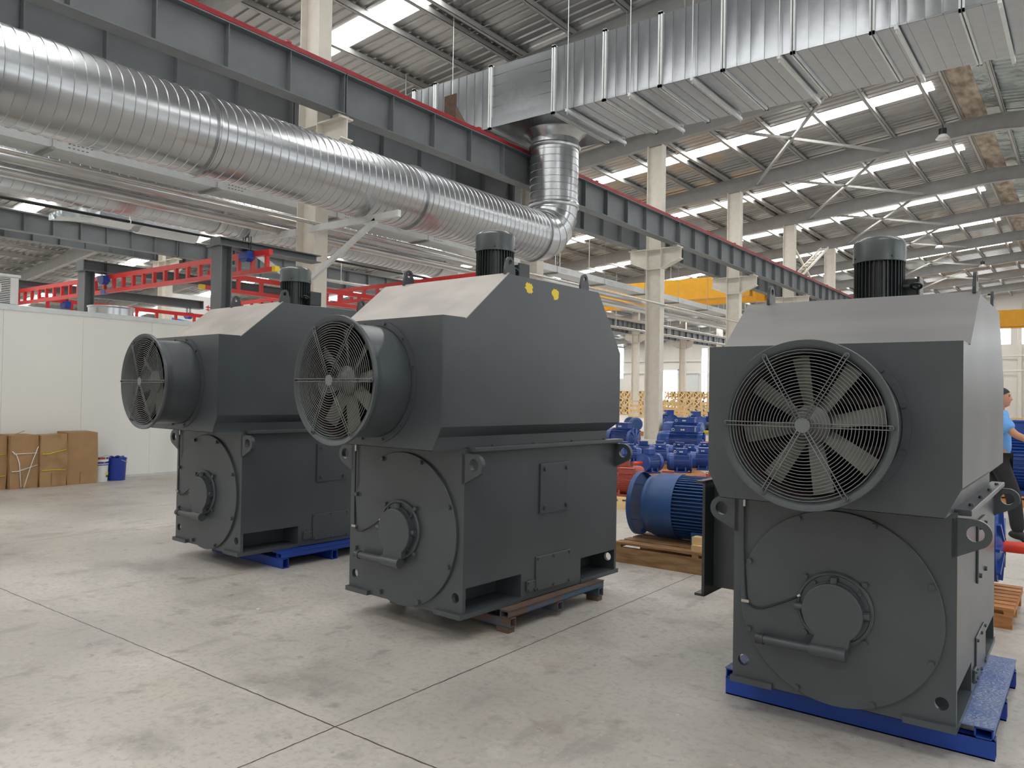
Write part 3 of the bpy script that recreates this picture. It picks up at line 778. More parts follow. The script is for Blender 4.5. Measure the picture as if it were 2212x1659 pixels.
    gd.cyl((0, -.594, fz), (0, -.589, fz), .034, 28)
    guard = gd.build('fan_guard', M['wire'], t)
    for i in range(6):
        a = R(60*i); e = Vector((math.cos(a), 0, math.sin(a))); tn = Vector((-math.sin(a), 0, math.cos(a)))
        sp = MB(); c = Vector((0, -.595, fz))
        pts = [c+e*.03+tn*.0085, c+e*.335+tn*.0085+Vector((0, .015, 0))]
        tip = [c+e*(.352+.0095*math.sin(b))+tn*.0095*math.cos(b)+Vector((0, .022, 0)) for b in [PI*j/8 for j in range(9)]]
        sp.tube(pts+tip+[c+e*.335-tn*.0085+Vector((0, .015, 0)), c+e*.03-tn*.0085], .0026, 6)
        sp.build('guard_spoke', M['wire'], guard)
        b = MB(); bolt(b, c+e*.352+Vector((0, .02, 0)), (0, -1, 0), .007, .01); b.build('bolt', m, guard)
    fan_motor(t, .016, .82, zr)
    if paint:
        # hand-brushed yellow marks near the top edge of the hood side
        for (y, z, sc_, sd_) in ((.52, zr-.065, 1.0, 1), (.80, zr-.07, .95, 5)):
            rnd = random.Random(sd_)
            poly = [(y+sc_*(.026+.016*rnd.random())*math.cos(a)*1.15-.004*math.sin(a), z+sc_*(.028+.018*rnd.random())*math.sin(a)) for a in [2*PI*i/22 for i in range(22)]]
            MB().prism(poly, 'x', wh-.001, wh+.0012).build('paint_mark', M['yellowcap'], t, label='brushed yellow paint mark')
    if box:
        tb = MB().box(-.87, -wb+.004, .56, 1.25, .335, .965).build('terminal_box', m, t, bevel=.004)
        MB().box(-.885, -.868, .42, 1.38, .30, 1.0).box(-.93, -.868, .42, 1.38, .985, 1.0).box(-.93, -.868, .42, 1.38, .30, .315).build('box_flange', md, tb)
    MB().cyl((-wh-.08, yh+.16, 1.36), (-wh, yh+.16, 1.36), .016, 14).build('conduit_stub', md, t)
    return t
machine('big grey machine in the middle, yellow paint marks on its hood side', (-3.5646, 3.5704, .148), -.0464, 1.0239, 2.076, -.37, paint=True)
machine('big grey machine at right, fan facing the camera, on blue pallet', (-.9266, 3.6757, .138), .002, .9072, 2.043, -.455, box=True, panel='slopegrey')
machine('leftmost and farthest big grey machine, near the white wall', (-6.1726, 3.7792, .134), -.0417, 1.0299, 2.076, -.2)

# ---------------------------------------------------------------- steel pallets under the machines
def htube(mb, a, b, wd, ht, th=.006):
    """hollow rectangular tube, open ends"""
    a, b = Vector(a), Vector(b); d = (b-a).normalized(); sd_ = d.cross(Vector((0, 0, 1)))
    for s in (-1, 1):
        o = sd_*s*(wd-th)/2; mb.bar(a+o, b+o, th, ht)
        o = Vector((0, 0, s*(ht-th)/2)); mb.bar(a+o, b+o, wd, th)
def pallet(label, loc, rz, W, L, H, m, mtop, feet=None, beam=None, top=None):
    t = thing('steel_pallet', label, 'pallet', loc, rz, 'steel pallets under the machines')
    f0 = .035 if feet else 0
    ct = H-.05-f0
    for i, y in enumerate((.04, L/2, L-.04)):
        mb = MB(); htube(mb, (-W/2, y, f0+ct/2), (W/2, y, f0+ct/2), .06, ct); mb.build('cross_tube', m, t)
        if feet and i != 1:
            for x in (-W/2+.06, W/2-.06): MB().box(x-.05, x+.05, y-.03, y+.03, 0, f0).build('foot', M['rust'], t)
    for x in (-W/2+.04, -W/6, W/6, W/2-.04):
        mb = MB(); htube(mb, (x, -.0, H-.027), (x, L, H-.027), .07, .045); mb.build('rail', m, t)
    for x in (-W/2+.115, W/2-.115):
        MB().box(x-.115, x+.115, 0, L, H-.006, H-.001).build('top_plate', mtop, t)
    return t
pallet('worn rusty blue steel pallet under the middle machine', (-3.49, 3.9, 0), -.03, 1.12, 1.12, .147, M['rustblue'], M['rust'], feet=True)
pallet('bright blue steel pallet with tread plate under the right machine', (-.912, 3.82, 0), .0, 1.17, 1.12, .137, M['palletblue'], M['tread'])
pallet('bright blue steel pallet under the leftmost machine', (-6.05, 4.08, 0), -.03, 1.12, 1.12, .133, M['palletblue'], M['palletblue'])

# ================================================================ wooden pallets
def wood_pallet(name, label, loc, rz, L, W, H, m, group=None, slats=7):
    """slats run along local x"""
    t = thing(name, label, 'pallet', loc, rz, group)
    w_ = W/(slats*1.35)
    for i in range(slats):
        y = -W/2+w_/2+(W-w_)*i/(slats-1)
        MB().box(-L/2, L/2, y-w_/2, y+w_/2, H-.02, H).build('slat', M[m], t)
    n = 0
    for x in (-L/2+.03, 0, L/2-.03):
        MB().box(x-.03, x+.03, -W/2, W/2, H-.045, H-.02).build('cross_board', M[m], t)
    for y in (-W/2+.02, 0, W/2-.02):
        MB().box(-L/2+.01, L/2-.01, y-.02, y+.02, 0, H-.045).build('runner', M[m], t)
    return t

# ================================================================ electric motors in the background
def fins(L, rr, x0, x1, n, dp):
    mb = MB().cyl((x0, 0, 0), (x1, 0, 0), rr-dp, 32)
    for i in range(n):
        a = 2*PI*i/n; c, s = math.cos(a), math.sin(a); k = len(mb.v)
        mb.box(x0, x1, -.0045, .0045, rr-dp-.004, rr)
        for j in range(k, len(mb.v)):
            x, y, z = mb.v[j]; mb.v[j] = (x, y*c-z*s, y*s+z*c)
    return mb
def ind_motor(label, loc, rz, rr, L, m='blue', cap='redcap', flange=False, group=None, box=True, cover=False, z0=None, nf=44, spokes=False, shaft_l=.22, feet=True):
    """axis along local x, shaft at +x; loc is the point under the middle on whatever carries it"""
    h = rr*1.12 if z0 is None else z0
    t = thing('electric_motor', label, 'motor', loc, rz, group)
    t2 = lambda mb: setattr(mb, 'v', [(x, y, z+h) for x, y, z in mb.v]) or mb
    a, b = -L/2, L/2
    t2(fins(L, rr*.97, a+L*.25, b-L*.12, nf, rr*.11)).build('finned_frame', M[m], t)
    t2(MB().lathe([(rr*.55, a-.001), (rr*.8, a), (rr*.93, a+L*.05), (rr*1.0, a+L*.1), (rr*1.0, a+L*.27), (rr*.97, a+L*.27), (rr*.9, a+.02), (0, a+.02)], (0, 0, 0), (1, 0, 0), 40)).build('fan_cowl', M[m], t)
    R1 = rr*1.22 if flange else rr*1.0
    mb = MB().lathe([(rr*.95, b-L*.13), (rr*.98, b-L*.08), (R1, b-L*.06), (R1, b-L*.02), (rr*.62, b-L*.02), (rr*.5, b), (rr*.3, b+.01), (0, b+.01)], (0, 0, 0), (1, 0, 0), 40)
    if spokes:
        for i in range(8):
            q = 2*PI*i/8; e = Vector((0, math.cos(q), math.sin(q)))
            mb.bar(Vector((b+.005, 0, 0))+e*rr*.25, Vector((b-L*.02+.01, 0, 0))+e*R1*.95, .03, .02)
    t2(mb).build('end_shield', M[m], t)
    if cap: t2(MB().cyl((b, 0, 0), (b+shaft_l, 0, 0), rr*.16, 20)).build('shaft_sleeve', M[cap], t)
    if cover:
        mb = MB().lathe([(0, a-.12), (rr*.96, a-.12), (rr*1.0, a-.115), (rr*1.0, a-.07), (rr*.985, a-.07), (rr*.96, a-.113)], (0, 0, 0), (1, 0, 0), 48)
        for q in (.6, 2.2, 3.7, 5.3): mb.bar((a-.115, rr*.8*math.cos(q), rr*.8*math.sin(q)), (a+.03, rr*.8*math.cos(q), rr*.8*math.sin(q)), .03, .006)
        t2(mb).build('rain_cover', M[m], t)
    if box:
        bx = MB().box(b-L*.62, b-L*.2, -rr*.42, rr*.42, rr*.9, rr*1.42)
        tb = t2(bx).build('terminal_box', M[m], t, bevel=.006)
        t2(MB().box(b-L*.64, b-L*.18, -rr*.45, rr*.45, rr*1.42, rr*1.5)).build('box_lid', M[m], tb, bevel=.004)
        g_ = MB()
        for y in (-.1, .1): g_.cyl((b-L*.45, rr*y-.02, rr*1.15), (b-L*.45, rr*y-.02, rr*1.15), .01) if False else g_.cyl((b-L*.45+rr*y, -rr*.42, rr*1.15), (b-L*.45+rr*y, -rr*.58, rr*1.15), rr*.085, 12)
        t2(g_).build('cable_gland', M['galvdull'], tb)
        t2(MB().ring((b-L*.68, 0, rr*1.13), (0, 1, .3), rr*.12, rr*.035, 20, 6)).build('lifting_eye', M['whiteplain'] if m == 'blue' else M['rust'], t)
    if feet:
        for s in (-1, 1):
            MB().box(-L*.2, L*.34, min(s*rr*.45, s*rr*.95), max(s*rr*.45, s*rr*.95), 0, rr*.16).prism([(s*rr*.5, rr*.1), (s*rr*.85, rr*.1), (s*rr*.8, rr*.6), (s*rr*.55, rr*.6)], 'x', L*.2, L*.26).prism([(s*rr*.5, rr*.1), (s*rr*.85, rr*.1), (s*rr*.8, rr*.6), (s*rr*.55, rr*.6)], 'x', -L*.14, -L*.08).build('foot', M[m], t)
    return t
# the big one in the foreground gap, on its own pallet with packing blocks
wood_pallet('wooden_pallet', 'brown wooden pallet under the big blue motor beside the right machine', (-2.72, 6.72, 0), 0, 1.56, .98, .185, 'wood', slats=6)
fm = ind_motor('big blue fan-cooled motor on a wooden pallet, half hidden by the right machine', (-2.78, 6.72, .19), .06, .3, 1.2, 'blue2', None, box=False, cover=True, z0=.305, feet=False, nf=54)
pb = MB().box(-.35, .35, -.03, .03, -.005, .14); 
for nm, (x, y, z, a, l, h) in {'a': (-2.62, 6.33, .185, .05, .32, .05), 'b': (-2.58, 6.36, .235, -.03, .42, .065)}.items():
    tag(MB().box(-l/2, l/2, -.045, .045, 0, h).build('packing_block', M['pine']), 'pale wooden packing block beside the big blue motor, %s of two' % ('lower' if nm == 'a' else 'upper'), 'wood block')
    o = [o for o in COL.objects if o.name.startswith('packing_block')][-1]; o.location = (x, y, z); o.rotation_euler = (0, 0, a)
for s in (-1, 1): MB().box(-.1, .45, s*.2-.05, s*.2+.05, 0, .12).build('foot', M['blue2'], fm)
# red motors behind it
wood_pallet('wooden_pallet', 'pale wooden pallet under the red motors', (-5.3, 9.75, 0), .35, 1.2, 1.2, .15, 'pine', slats=7)
ind_motor('front red oxide motor showing its fan cowl, left of the big blue motor', (-5.12, 9.5, .152), R(190), .145, .5, 'redmotor', None, group='red motors')
ind_motor('red oxide motor behind the front red one, box with two cable glands', (-5.55, 10.15, .152), R(200), .165, .55, 'redmotor', None, group='red motors')
ind_motor('red oxide motor just over the big blue motor flange', (-5.0, 10.36, .152), R(30), .112, .4, 'redmotor', None, group='red motors')
ind_motor('red oxide motor showing only beside the right machine', (-4.38, 10.62, .152), R(30), .125, .45, 'redmotor', None, group='red motors')
wood_pallet('wooden_pallet', 'wooden pallet under the red motor beside the right machine', (-4.25, 10.75, 0), .35, .7, .8, .15, 'woodorange')
# front row of small blue motors on pallets
for (x, y, a, lab, L) in ((-6.35, 13.05, .62, 'orange brown pallet under the front row of blue motors, left one', 1.5), (-5.2, 14.35, .3, 'orange brown pallet under the front row of blue motors, right one', 1.0), (-7.6, 15.45, .5, 'wooden pallet under the second row of blue motors', 2.0)):
    wood_pallet('wooden_pallet', lab, (x, y, 0), a, L, 1.1, .15, 'woodorange', 'pallets under the blue motors')
sm = [((-6.42, 12.7), 252, .165, .42, 'redcap', 'small blue motor with red shaft sleeve facing left, front row'), ((-6.1, 13.22), 28, .165, .45, None, 'small blue motor back to back with the red sleeved one'),
      ((-5.98, 13.95), 20, .16, .45, 'yellowcap', 'blue motor with flange in the front row, left of the yellow cap'), ((-5.48, 14.42), 200, .17, .5, None, 'rightmost blue motor of the front row, cut by the right machine')]
first = None
for (x, y), a, rr, L, cap, lab in sm: ind_motor(lab, (x, y, .152), R(a), rr, L, 'blue', cap, flange=cap is None, group='small blue motors')
b2 = [(-8.31, 15.04, 40), (-7.78, 14.48, 215), (-8.08, 15.71, 200), (-7.38, 14.95, 30), (-7.88, 16.11, 210), (-6.86, 15.28, 35), (-7.41, 15.97, 20), (-6.42, 15.8, 200), (-7.0, 16.4, 30)]
proto = None
for i, (x, y, a) in enumerate(b2):
    lab = '%s small blue motor from the left in the second row' % ORD[i]
    if proto is None: proto = ind_motor(lab, (x, y, .152 if i else .152), R(a), .145, .42, 'blue', 'yellowcap', group='second row of small blue motors', nf=30)
    else: dup(proto, (x, y, .152), R(a), lab)
# large blue motors behind
ind_motor('large blue motor with spoked end shield, centre of the gap, red sleeve', (-9.0, 19.6, 0), R(14), .29, 1.25, 'blue', 'redcap', spokes=True, group='large blue motors')
ind_motor('large blue motor left of the clear column, spoked end shield', (-10.9, 19.7, 0), R(-6), .3, .95, 'blue', None, spokes=True, group='large blue motors')
ind_motor('large blue motor half hidden behind the central large one', (-11.5, 25.2, 0), R(10), .325, 1.4, 'blue', 'yellowcap', group='large blue motors')
wood_pallet('wooden_pallet', 'wooden pallet under the grey blue motor left of the clear column', (-14.85, 27.8, 0), R(50), .9, .9, .15, 'woodorange')
ind_motor('grey blue motor end far left of the clear column', (-14.85, 27.8, .152), R(140), .27, .8, 'blue2', None, group='large blue motors', box=False)
ind_motor('distant upright-looking blue motor right of the clear column', (-15.1, 31.5, 0), R(-40), .38, .8, 'blue', None, group='large blue motors')
ind_motor('distant blue motor left of the yellow shaft cap', (-13.7, 31.2, 0), R(-40), .37, .8, 'blue', None, group='large blue motors')
ind_motor('distant blue motor with yellow shaft cap at the right machine edge', (-13.3, 32.4, 0), R(200), .36, 1.0, 'blue', 'yellowcap', group='large blue motors')
ind_motor('dark blue motor behind the yellow shaft cap', (-8.0, 20.9, 0), R(195), .27, .9, 'blue', 'yellowcap', group='large blue motors')
# right of the right machine
wood_pallet('wooden_pallet', 'brown wooden pallet at the right edge under the red shaft', (-.97, 6.52, 0), 0, 1.1, .8, .14, 'woodorange', slats=7)
ind_motor('blue spoked motor with long red shaft sleeve, right of the right machine', (-.98, 6.62, .142), 0, .26, .9, 'blue', 'redcap', z0=.33, spokes=True, shaft_l=.75, box=False, nf=40)
wood_pallet('wooden_pallet', 'wooden pallet under the blue motor behind the worker', (-.95, 14.0, 0), 0, 1.4, 1.2, .16, 'woodorange')
ind_motor('big blue finned motor behind the worker at the right edge', (-.85, 13.95, .162), R(180), .42, 1.3, 'blue', None)

# ================================================================ crates before the far wall
def crate_mesh(wd, dp, ht):
    t = .08 if wd > 1 else .055
    mb = MB()
    for x in (-wd/2, wd/2):
        for y in (-dp/2, dp/2): mb.box(x-t/2, x+t/2, y-t/2, y+t/2, 0, ht)
    for z in (t/2, ht-t/2):
        for y in (-dp/2, dp/2): mb.box(-wd/2, wd/2, y-t/2, y+t/2, z-t/2, z+t/2)
        for x in (-wd/2, wd/2): mb.box(x-t/2, x+t/2, -dp/2, dp/2, z-t/2, z+t/2)
    for y in (-dp/2-t*.4, dp/2): mb.bar((-wd/2, y, t), (wd/2, y, ht-t), .1, .03, (0, 1, 0))
    for x in (-wd/2, wd/2): mb.bar((x, -dp/2, t), (x, dp/2, ht-t), .03, .1)
    for i in range(5): mb.box(-wd/2, wd/2, -dp/2+dp*i/4-.06, -dp/2+dp*i/4+.06, .02, .05).box(-wd/2, wd/2, -dp/2+dp*i/4-.06, -dp/2+dp*i/4+.06, ht-.03, ht)
    for z in (.38, .66): mb.box(-wd/2, wd/2, dp/2-.02, dp/2, ht*z-.08, ht*z+.08)
    mb.bar((wd/2, -dp/2, t), (-wd/2, -dp/2, ht-t), .08, .03, (0, 1, 0))
    return mb
cm = {}
def crate(x, y, z, rz, wd, ht, lab, group):
    key = (wd, ht)
    o = crate_mesh(wd, wd, ht).build('wooden_crate', M['pine']) if key not in cm else cm[key].copy()
    if key in cm: COL.objects.link(o)
    cm.setdefault(key, o)
    o.location = (x, y, z); o.rotation_euler = (0, 0, rz)
    return tag(o, lab, 'crate', group)
for j in range(3):
    for i in range(29):
        if j == 2 and i in (9, 17, 18): continue
        crate(-36+.66*i, 61.6, .715*j, 0, .6, .7, 'small open pale timber crate in the %s tier of the long far stack' % ('bottom', 'middle', 'top')[j], 'crates of the long far stack, %s tier' % ('bottom', 'middle', 'top')[j])
for i, (x, y, z, wd, ht) in enumerate(((-29.0, 55.2, 0, 1.5, 1.3), (-27.0, 54.6, 0, 1.4, 1.2), (-24.2, 53, 0, 1.5, 1.5), (-22.0, 46, 0, 1.9, 1.25), (-21.4, 51.5, 0, 1.3, 1.3), (-20.9, 56.0, 0, 1.2, 2.2))):
    crate(x, y, z, R(25), wd, ht, 'pale timber crate standing before the long stack, %s from the left' % ORD[i], 'crates before the long stack')
for i, (x, y) in enumerate(((-2.2, 20.2), (-.9, 20.5))):
    crate(x, y, 0, 0, 1.25, 1.2, 'pale timber crate behind the worker, %s one' % ('left', 'right')[i], 'crates behind the worker')

# ================================================================ cartons and buckets along the white wall
def carton(lab, y0, y1, h, m, x1, straps=None, rz=0, flap=0):
    xc, yc = x1-.21, (y0+y1)/2
    t = thing('cardboard_box', lab, 'box', (xc, yc, 0), rz, 'cardboard boxes against the white wall')
    w2 = (y1-y0)/2
    rnd = random.Random(int(y0*100))
    vs = []
    for z in (0, h*.5, h):
        for (x, y) in ((-.21, -w2), (.21, -w2), (.21, 0), (.21, w2), (-.21, w2)):
            b = .014 if z == h*.5 else 0
            vs.append((x+(b if x > 0 and y == 0 else 0)+rnd.uniform(-.004, .004), y+(b*(1 if y > 0 else -1 if y < 0 else 0)), z+(rnd.uniform(-.012, .012) if z == h else 0)))
    fs = [(4, 3, 2, 1, 0), (10, 11, 12, 13, 14)]+[(5*j+i, 5*j+(i+1) % 5, 5*j+5+(i+1) % 5, 5*j+5+i) for j in range(2) for i in range(5)]
    MB().add(vs, fs).build('carton', M[m], t)
    if flap: MB().bar((.0, -.05, h), (.05, .06, h+flap), .1, .006).build('flap', M[m], t)
    MB().box(.222, .226, -.03, .03, .02, .2).build('tape', M['cardworn'], t)
    if straps:
        for sm_, cl in straps:
            MB().tube([(.232, a, b) for a, b in sm_], .007, 6).build('strap', M[cl], t)
carton('cardboard box cut by the left picture edge, yellow straps', 4.13, 4.57, .8, 'card', -12.78, [([(-.21, .5), (.2, .52)], 'yellowcap'), ([(-.2, .18), (.2, .2)], 'yellowcap')], .1)
carton('cardboard box crossed by loose white straps', 4.61, 4.99, .8, 'card', -12.74, [([(-.18, .56), (-.12, .5), (-.08, .38), (-.05, .02)], 'whiteplain'), ([(.18, .62), (.1, .4), (.02, .12), (-.01, .01)], 'whiteplain'), ([(-.16, .52), (.16, .52)], 'whiteplain'), ([(-.18, .26), (-.1, .26), (.17, .34)], 'whiteplain')], .05, .05)
carton('stained cardboard box with two yellow straps', 5.02, 5.38, .79, 'cardworn', -12.7, [([(-.17, .5), (-.08, .5), (.17, .56)], 'yellowcap'), ([(-.17, .25), (.0, .255), (.16, .245)], 'yellowcap')], .0)
carton('plain clean cardboard box beside the paint buckets', 5.42, 5.86, .81, 'card', -12.73, None, -.04)
def bucket(lab, x, y, rr, h, m, white):
    t = thing('paint_bucket', lab, 'bucket', (x, y, 0))
    b = MB().lathe([(0, 0), (rr*.9, 0), (rr*.93, h*.2), (rr*.99, h*.78), (rr*1.03, h*.78), (rr*1.03, h*.82), (rr, h*.82), (rr*1.0, h*.92), (rr*1.04, h*.92), (rr*1.04, h), (rr*.96, h), (rr*.94, h*.9), (0, h*.9)], n=36).build('bucket_body', M[m], t)
    MB().tube([(rr*1.02*math.cos(a), rr*1.02*math.sin(a), h*.9+(.09 if white else -.06)*math.sin((a-.2)*1.0)) for a in [PI*i/14 for i in range(15)]], .004, 6).build('wire_handle', M['galvdull'], t)
    if white:
        MB().lathe([(rr*1.012, h*.74), (rr*1.017, h*.9)], n=36).build('printed_band', M['bluebucket'], t)
        MB().lathe([(rr*.985, h*.3), (rr*1.0, h*.42)], n=10, a0=-1.2, a1=-.5).build('printed_patch', M['yellowcap'], t)
        MB().lathe([(rr*.975, h*.2), (rr*.985, h*.29)], n=10, a0=-1.2, a1=-.5).build('printed_patch', mat('green print', (40, 110, 60), .5), t)
        MB().box(-.05, .08, -.05, .04, h, h+.03).build('rag', M['redmotor'], t)
    else:
        for i in range(4): MB().tube([(rr*.7*math.cos(a+i), rr*.7*math.sin(a+i), h*.95+.03*math.sin(a*3)) for a in [.25*j for j in range(9)]], .02, 6).build('crumpled_liner', M['bluebucket'], t)
bucket('white printed paint bucket between the box and the blue bucket', -12.9, 5.985, .12, .36, 'whiteplain', True)
bucket('blue plastic bucket against the white wall', -12.93, 6.26, .15, .37, 'bluebucket', False)

# ================================================================ on the white room roof
ac = thing('air_conditioner', 'white louvred air conditioning unit on top of the white room', 'air conditioner', (-13.68, 4.52, 2.776))
MB().box(-.3, .26, -.42, .4, .0, .44).build('cabinet', M['whiteplain'], ac, bevel=.006)
MB().box(-.31, .28, -.43, .42, .44, .48).build('cabinet_lid', M['galvdull'], ac)
MB().box(.26, .266, -.36, .28, .03, .42).build('grille_backing', M['black'], ac)
for i in range(14):
    z = .045+.0275*i
    if 6 <= i <= 9: MB().box(.266, .284, .15, .28, z-.007, z+.007).build('louvre', M['whiteplain'], ac)
    else: MB().box(.266, .284, -.36, .28, z-.007, z+.007).build('louvre', M['whiteplain'], ac)
MB().box(.264, .272, .28, .38, .02, .43).build('corner_post', M['whiteplain'], ac)
MB().box(.266, .288, -.36, .15, .195, .31).build('name_plate', M['whiteplain'], ac)
tx = bpy.data.curves.new('lettering', 'FONT'); tx.body = 'CDD'; tx.size = .1; tx.extrude = .002; tx.align_x = 'RIGHT'
to = bpy.data.objects.new('lettering', tx)
me = bpy.data.meshes.new_from_object(to); bpy.data.objects.remove(to)
mb = MB().add([(.29+v.co.z, v.co.x+.11, v.co.y+.215) for v in me.vertices], [tuple(p.vertices) for p in me.polygons])
mb.build('lettering', M['text'], ac)
t = thing('roof_curb', 'round galvanised vent ring on top of the white room', 'vent', (-13.75, 6.5, 2.68))
MB().lathe([(.36, 0), (.36, .22), (.375, .24), (.375, .26), (.345, .26), (.345, 0)], n=48).build('ring', M['galv'], t)

# ================================================================ red suspended crane tracks and their grey posts
def truss(lab, p0, p1, h, n, cap=None, group='red crane trusses', splice=None):
    """p0, p1: ends of the top chord; lower chord h below"""
    p0, p1 = Vector(p0), Vector(p1)
    t = thing('crane_truss', lab, 'truss', p0, 0, group)
    d = p1-p0
    MB().bar((0, 0, 0), d, .07, .09).build('top_chord', M['red'], t)
    dn = Vector((0, 0, -h)); e = d.normalized()
    lo = MB(); lo.bar(dn-e*.12, d+dn+e*.12, .075, .075); lo.build('lower_chord', M['red'], t)
    for i in range(n):
        q = d*((i+.25)/(n-.5)); MB().bar(q, q+dn, .06, .06).build('web_post', M['red'], t)
    for s, q in ((1, d+dn+e*.13), (-1, dn-e*.13)):
        if cap and s in cap: MB().bar(q-e*.04, q+e*.05, .085, .085).build('end_cap', M['yellowcap'], t)
    for k in splice or (): 
        q = d*k; MB().bar(q-e*.18, q+e*.18, .08, .07).build('splice_plate', M['palletblue'], t); MB().bar(q+dn-e*.08, q+dn+e*.12, .09, .09).build('splice_clamp', M['palletblue'], t)
    return t
YA = 7.62
truss('nearest red ladder truss crossing above the white room', (-20.9, YA, 3.83), (-10.75, YA, 3.79), .29, 26, (1,), splice=(.44,))
truss('red ladder truss hung from the nearest one, running away to the right behind the column', (-12.95, 7.85, 3.66), (-12.95, 14.6, 3.66), .27, 14, (-1,))
truss('red ladder truss low at left, running away behind the vent ring', (-19.6, 7.67, 3.58), (-19.6, 12.15, 3.55), .25, 9)
truss('farther red ladder truss crossing behind the leftmost machine', (-19.9, 12.2, 3.88), (-9.5, 12.2, 4.0), .28, 24, splice=(.5,))
def hanger(lab, x, y, z0, z1):
    t = thing('truss_hanger', lab, 'hanger', (x, y, z0), 0, 'blue truss hangers')
    MB().box(-.13, .13, -.07, .07, -.07, .05).prism([(-.12, -.07), (.12, -.07), (.06, -.12), (-.06, -.12)], 'y', -.06, .06).build('hanger_block', M['palletblue'], t)
    for dx in (-.11, -.05, .05, .11): MB().cyl((dx, 0, 0), (dx, 0, z1-z0), .009, 6).build('hanger_rod', M['black'], t)
hanger('blue hanger block on the nearest truss, left post beam', -16.3, YA-.08, 3.78, 4.12)
hanger('blue hanger block on the nearest truss, at the right post beam', -11.3, YA-.08, 3.78, 4.08)
hanger('blue hanger block where the far trusses meet', -20.6, 11.9, 3.66, 3.87)
hanger('blue hanger block on the low left truss', -19.6, 8.2, 3.52, 3.75)
hanger('small blue trolley on the truss end with yellow cap', -12.95, 8.15, 3.44, 3.62)
def post(lab, x, y, h, w_, bh=.21, bl=6):
    t = thing('crane_post', lab, 'post', (x, y, 0), 0, 'grey crane posts')
    MB().box(-w_/2, w_/2, -.1, -.085, 0, h).box(-w_/2, w_/2, .085, .1, 0, h).box(-.008, .008, -.085, .085, 0, h).box(-w_/2, w_/2, -.1, .1, 0, .02).build('post_column', M['girder'], t)
    MB().box(-w_/2-.08, w_/2+.05, -.16, .16, h, h+.015).build('cap_plate', M['girder'], t)
    MB().box(-.008, .008, -.12, bl, h+.02, h+bh).box(-w_/2, w_/2, -.12, bl, h+.015, h+.03).box(-w_/2, w_/2, -.12, bl, h+bh, h+bh+.015).prism([(-w_/2, h+.015), (w_/2, h+.015), (w_/2, h+bh+.015), (-w_/2, h+bh+.015)], 'y', -.13, -.118).build('crane_beam', M['girder'], t)
post('grey steel post behind the white room, left', -16.3, 7.2, 3.87, .3)
post('grey steel post behind the leftmost machine hood', -11.33, 7.1, 3.84, .28, .13, 1.9)
t = thing('crane_post', 'grey crossbeam on its own post, ending behind the far truss corner', 'post', (-20.8, 7.4, 0), 0, 'grey crane posts')
MB().box(-.14, .14, -.1, .1, 0, 3.87).build('post_column', M['girder'], t)
MB().box(-.008, .008, -.1, 5.0, 3.88, 4.1).box(-.14, .14, -.1, 5.0, 3.87, 3.885).box(-.14, .14, -.1, 5.0, 4.09, 4.105).box(-.14, .14, 4.985, 5.0, 3.87, 4.1).build('crane_beam', M['girder'], t)
# white hoarding far behind
t = thing('hoarding', 'white and blue hoarding board far behind the red trusses', 'sign', (-36, 19.6, 0))
MB().box(-.05, .05, 0, 9, 3.6, 6.25).build('board', M['whiteplain'], t)
MB().prism([(0, 3.6), (9, 3.6), (9, 4.0), (0, 5.1)], 'x', .05, .055).build('blue_band', mat('sign blue', (48, 130, 205), .5), t)
mb = MB()
for i in range(4): mb.box(.052, .056, 2.1+.55*i, 2.45+.55*i, 5.72, 5.78).box(.052, .056, 2.1+.55*i, 2.4+.55*i, 5.6, 5.64).box(.052, .056, 2.2+.55*i, 2.25+.55*i, 5.55, 5.85)
mb.build('red_lettering', M['red'], t)
for y in (.5, 8.5): MB().box(-.12, -.05, y-.06, y+.06, 0, 6).build('sign_post', M['galvdull'], t)
# galvanised duct pieces over the far girder
t = thing('duct_transition', 'galvanised duct transition above the distant girder at left', 'duct', (-24.5, 10.4, 6.52))
MB().box(-.5, .5, .6, 1.9, .15, .75).build('box_section', M['galvduct'], t)
MB().prism([(.6, .15), (.6, .75), (-.5, .2), (-.5, .0)], 'x', -.45, .45).build('taper', M['foil'], t)
MB().lathe([(0, 1.9), (.36, 1.9), (.36, 3.9), (0, 3.9)], (0, 0, .35), (0, 1, 0), 32).build('pipe', M['galv'], t)
for y in (.8, 1.6, 3.2): MB().cyl((0, y, .7), (0, y, zs(-25)-6.3), .012, 6).build('hanging_rod', M['galvdull'], t)

# ================================================================ access ladder and column bracing beyond the girder
t = thing('access_ladder', 'pale steel ladder slanting between the columns above the girder', 'ladder', (CX, CY[4], 0))
for s in (-.2, .2): MB().bar((s, 1.0, 7.9), (s, 6.4, 10.4), .05, .12).build('stringer', M['concrete_col'], t)
for i in range(10):
    k = (i+.5)/10; MB().box(-.2, .2, 1+5.4*k-.08, 1+5.4*k+.08, 7.9+2.5*k, 7.93+2.5*k).build('tread', M['concrete_col'], t)
t = thing('cross_brace', 'pale diagonal braces between the columns beside the ladder', 'brace', (CX, CY[4], 0))
for a, b in (((-.3, .2, 10.3), (-.3, 7.3, 7.4)), ((-.42, .2, 7.4), (-.42, 7.3, 10.3))): MB().bar(a, b, .1, .1).build('brace_bar', M['concrete_col'], t)

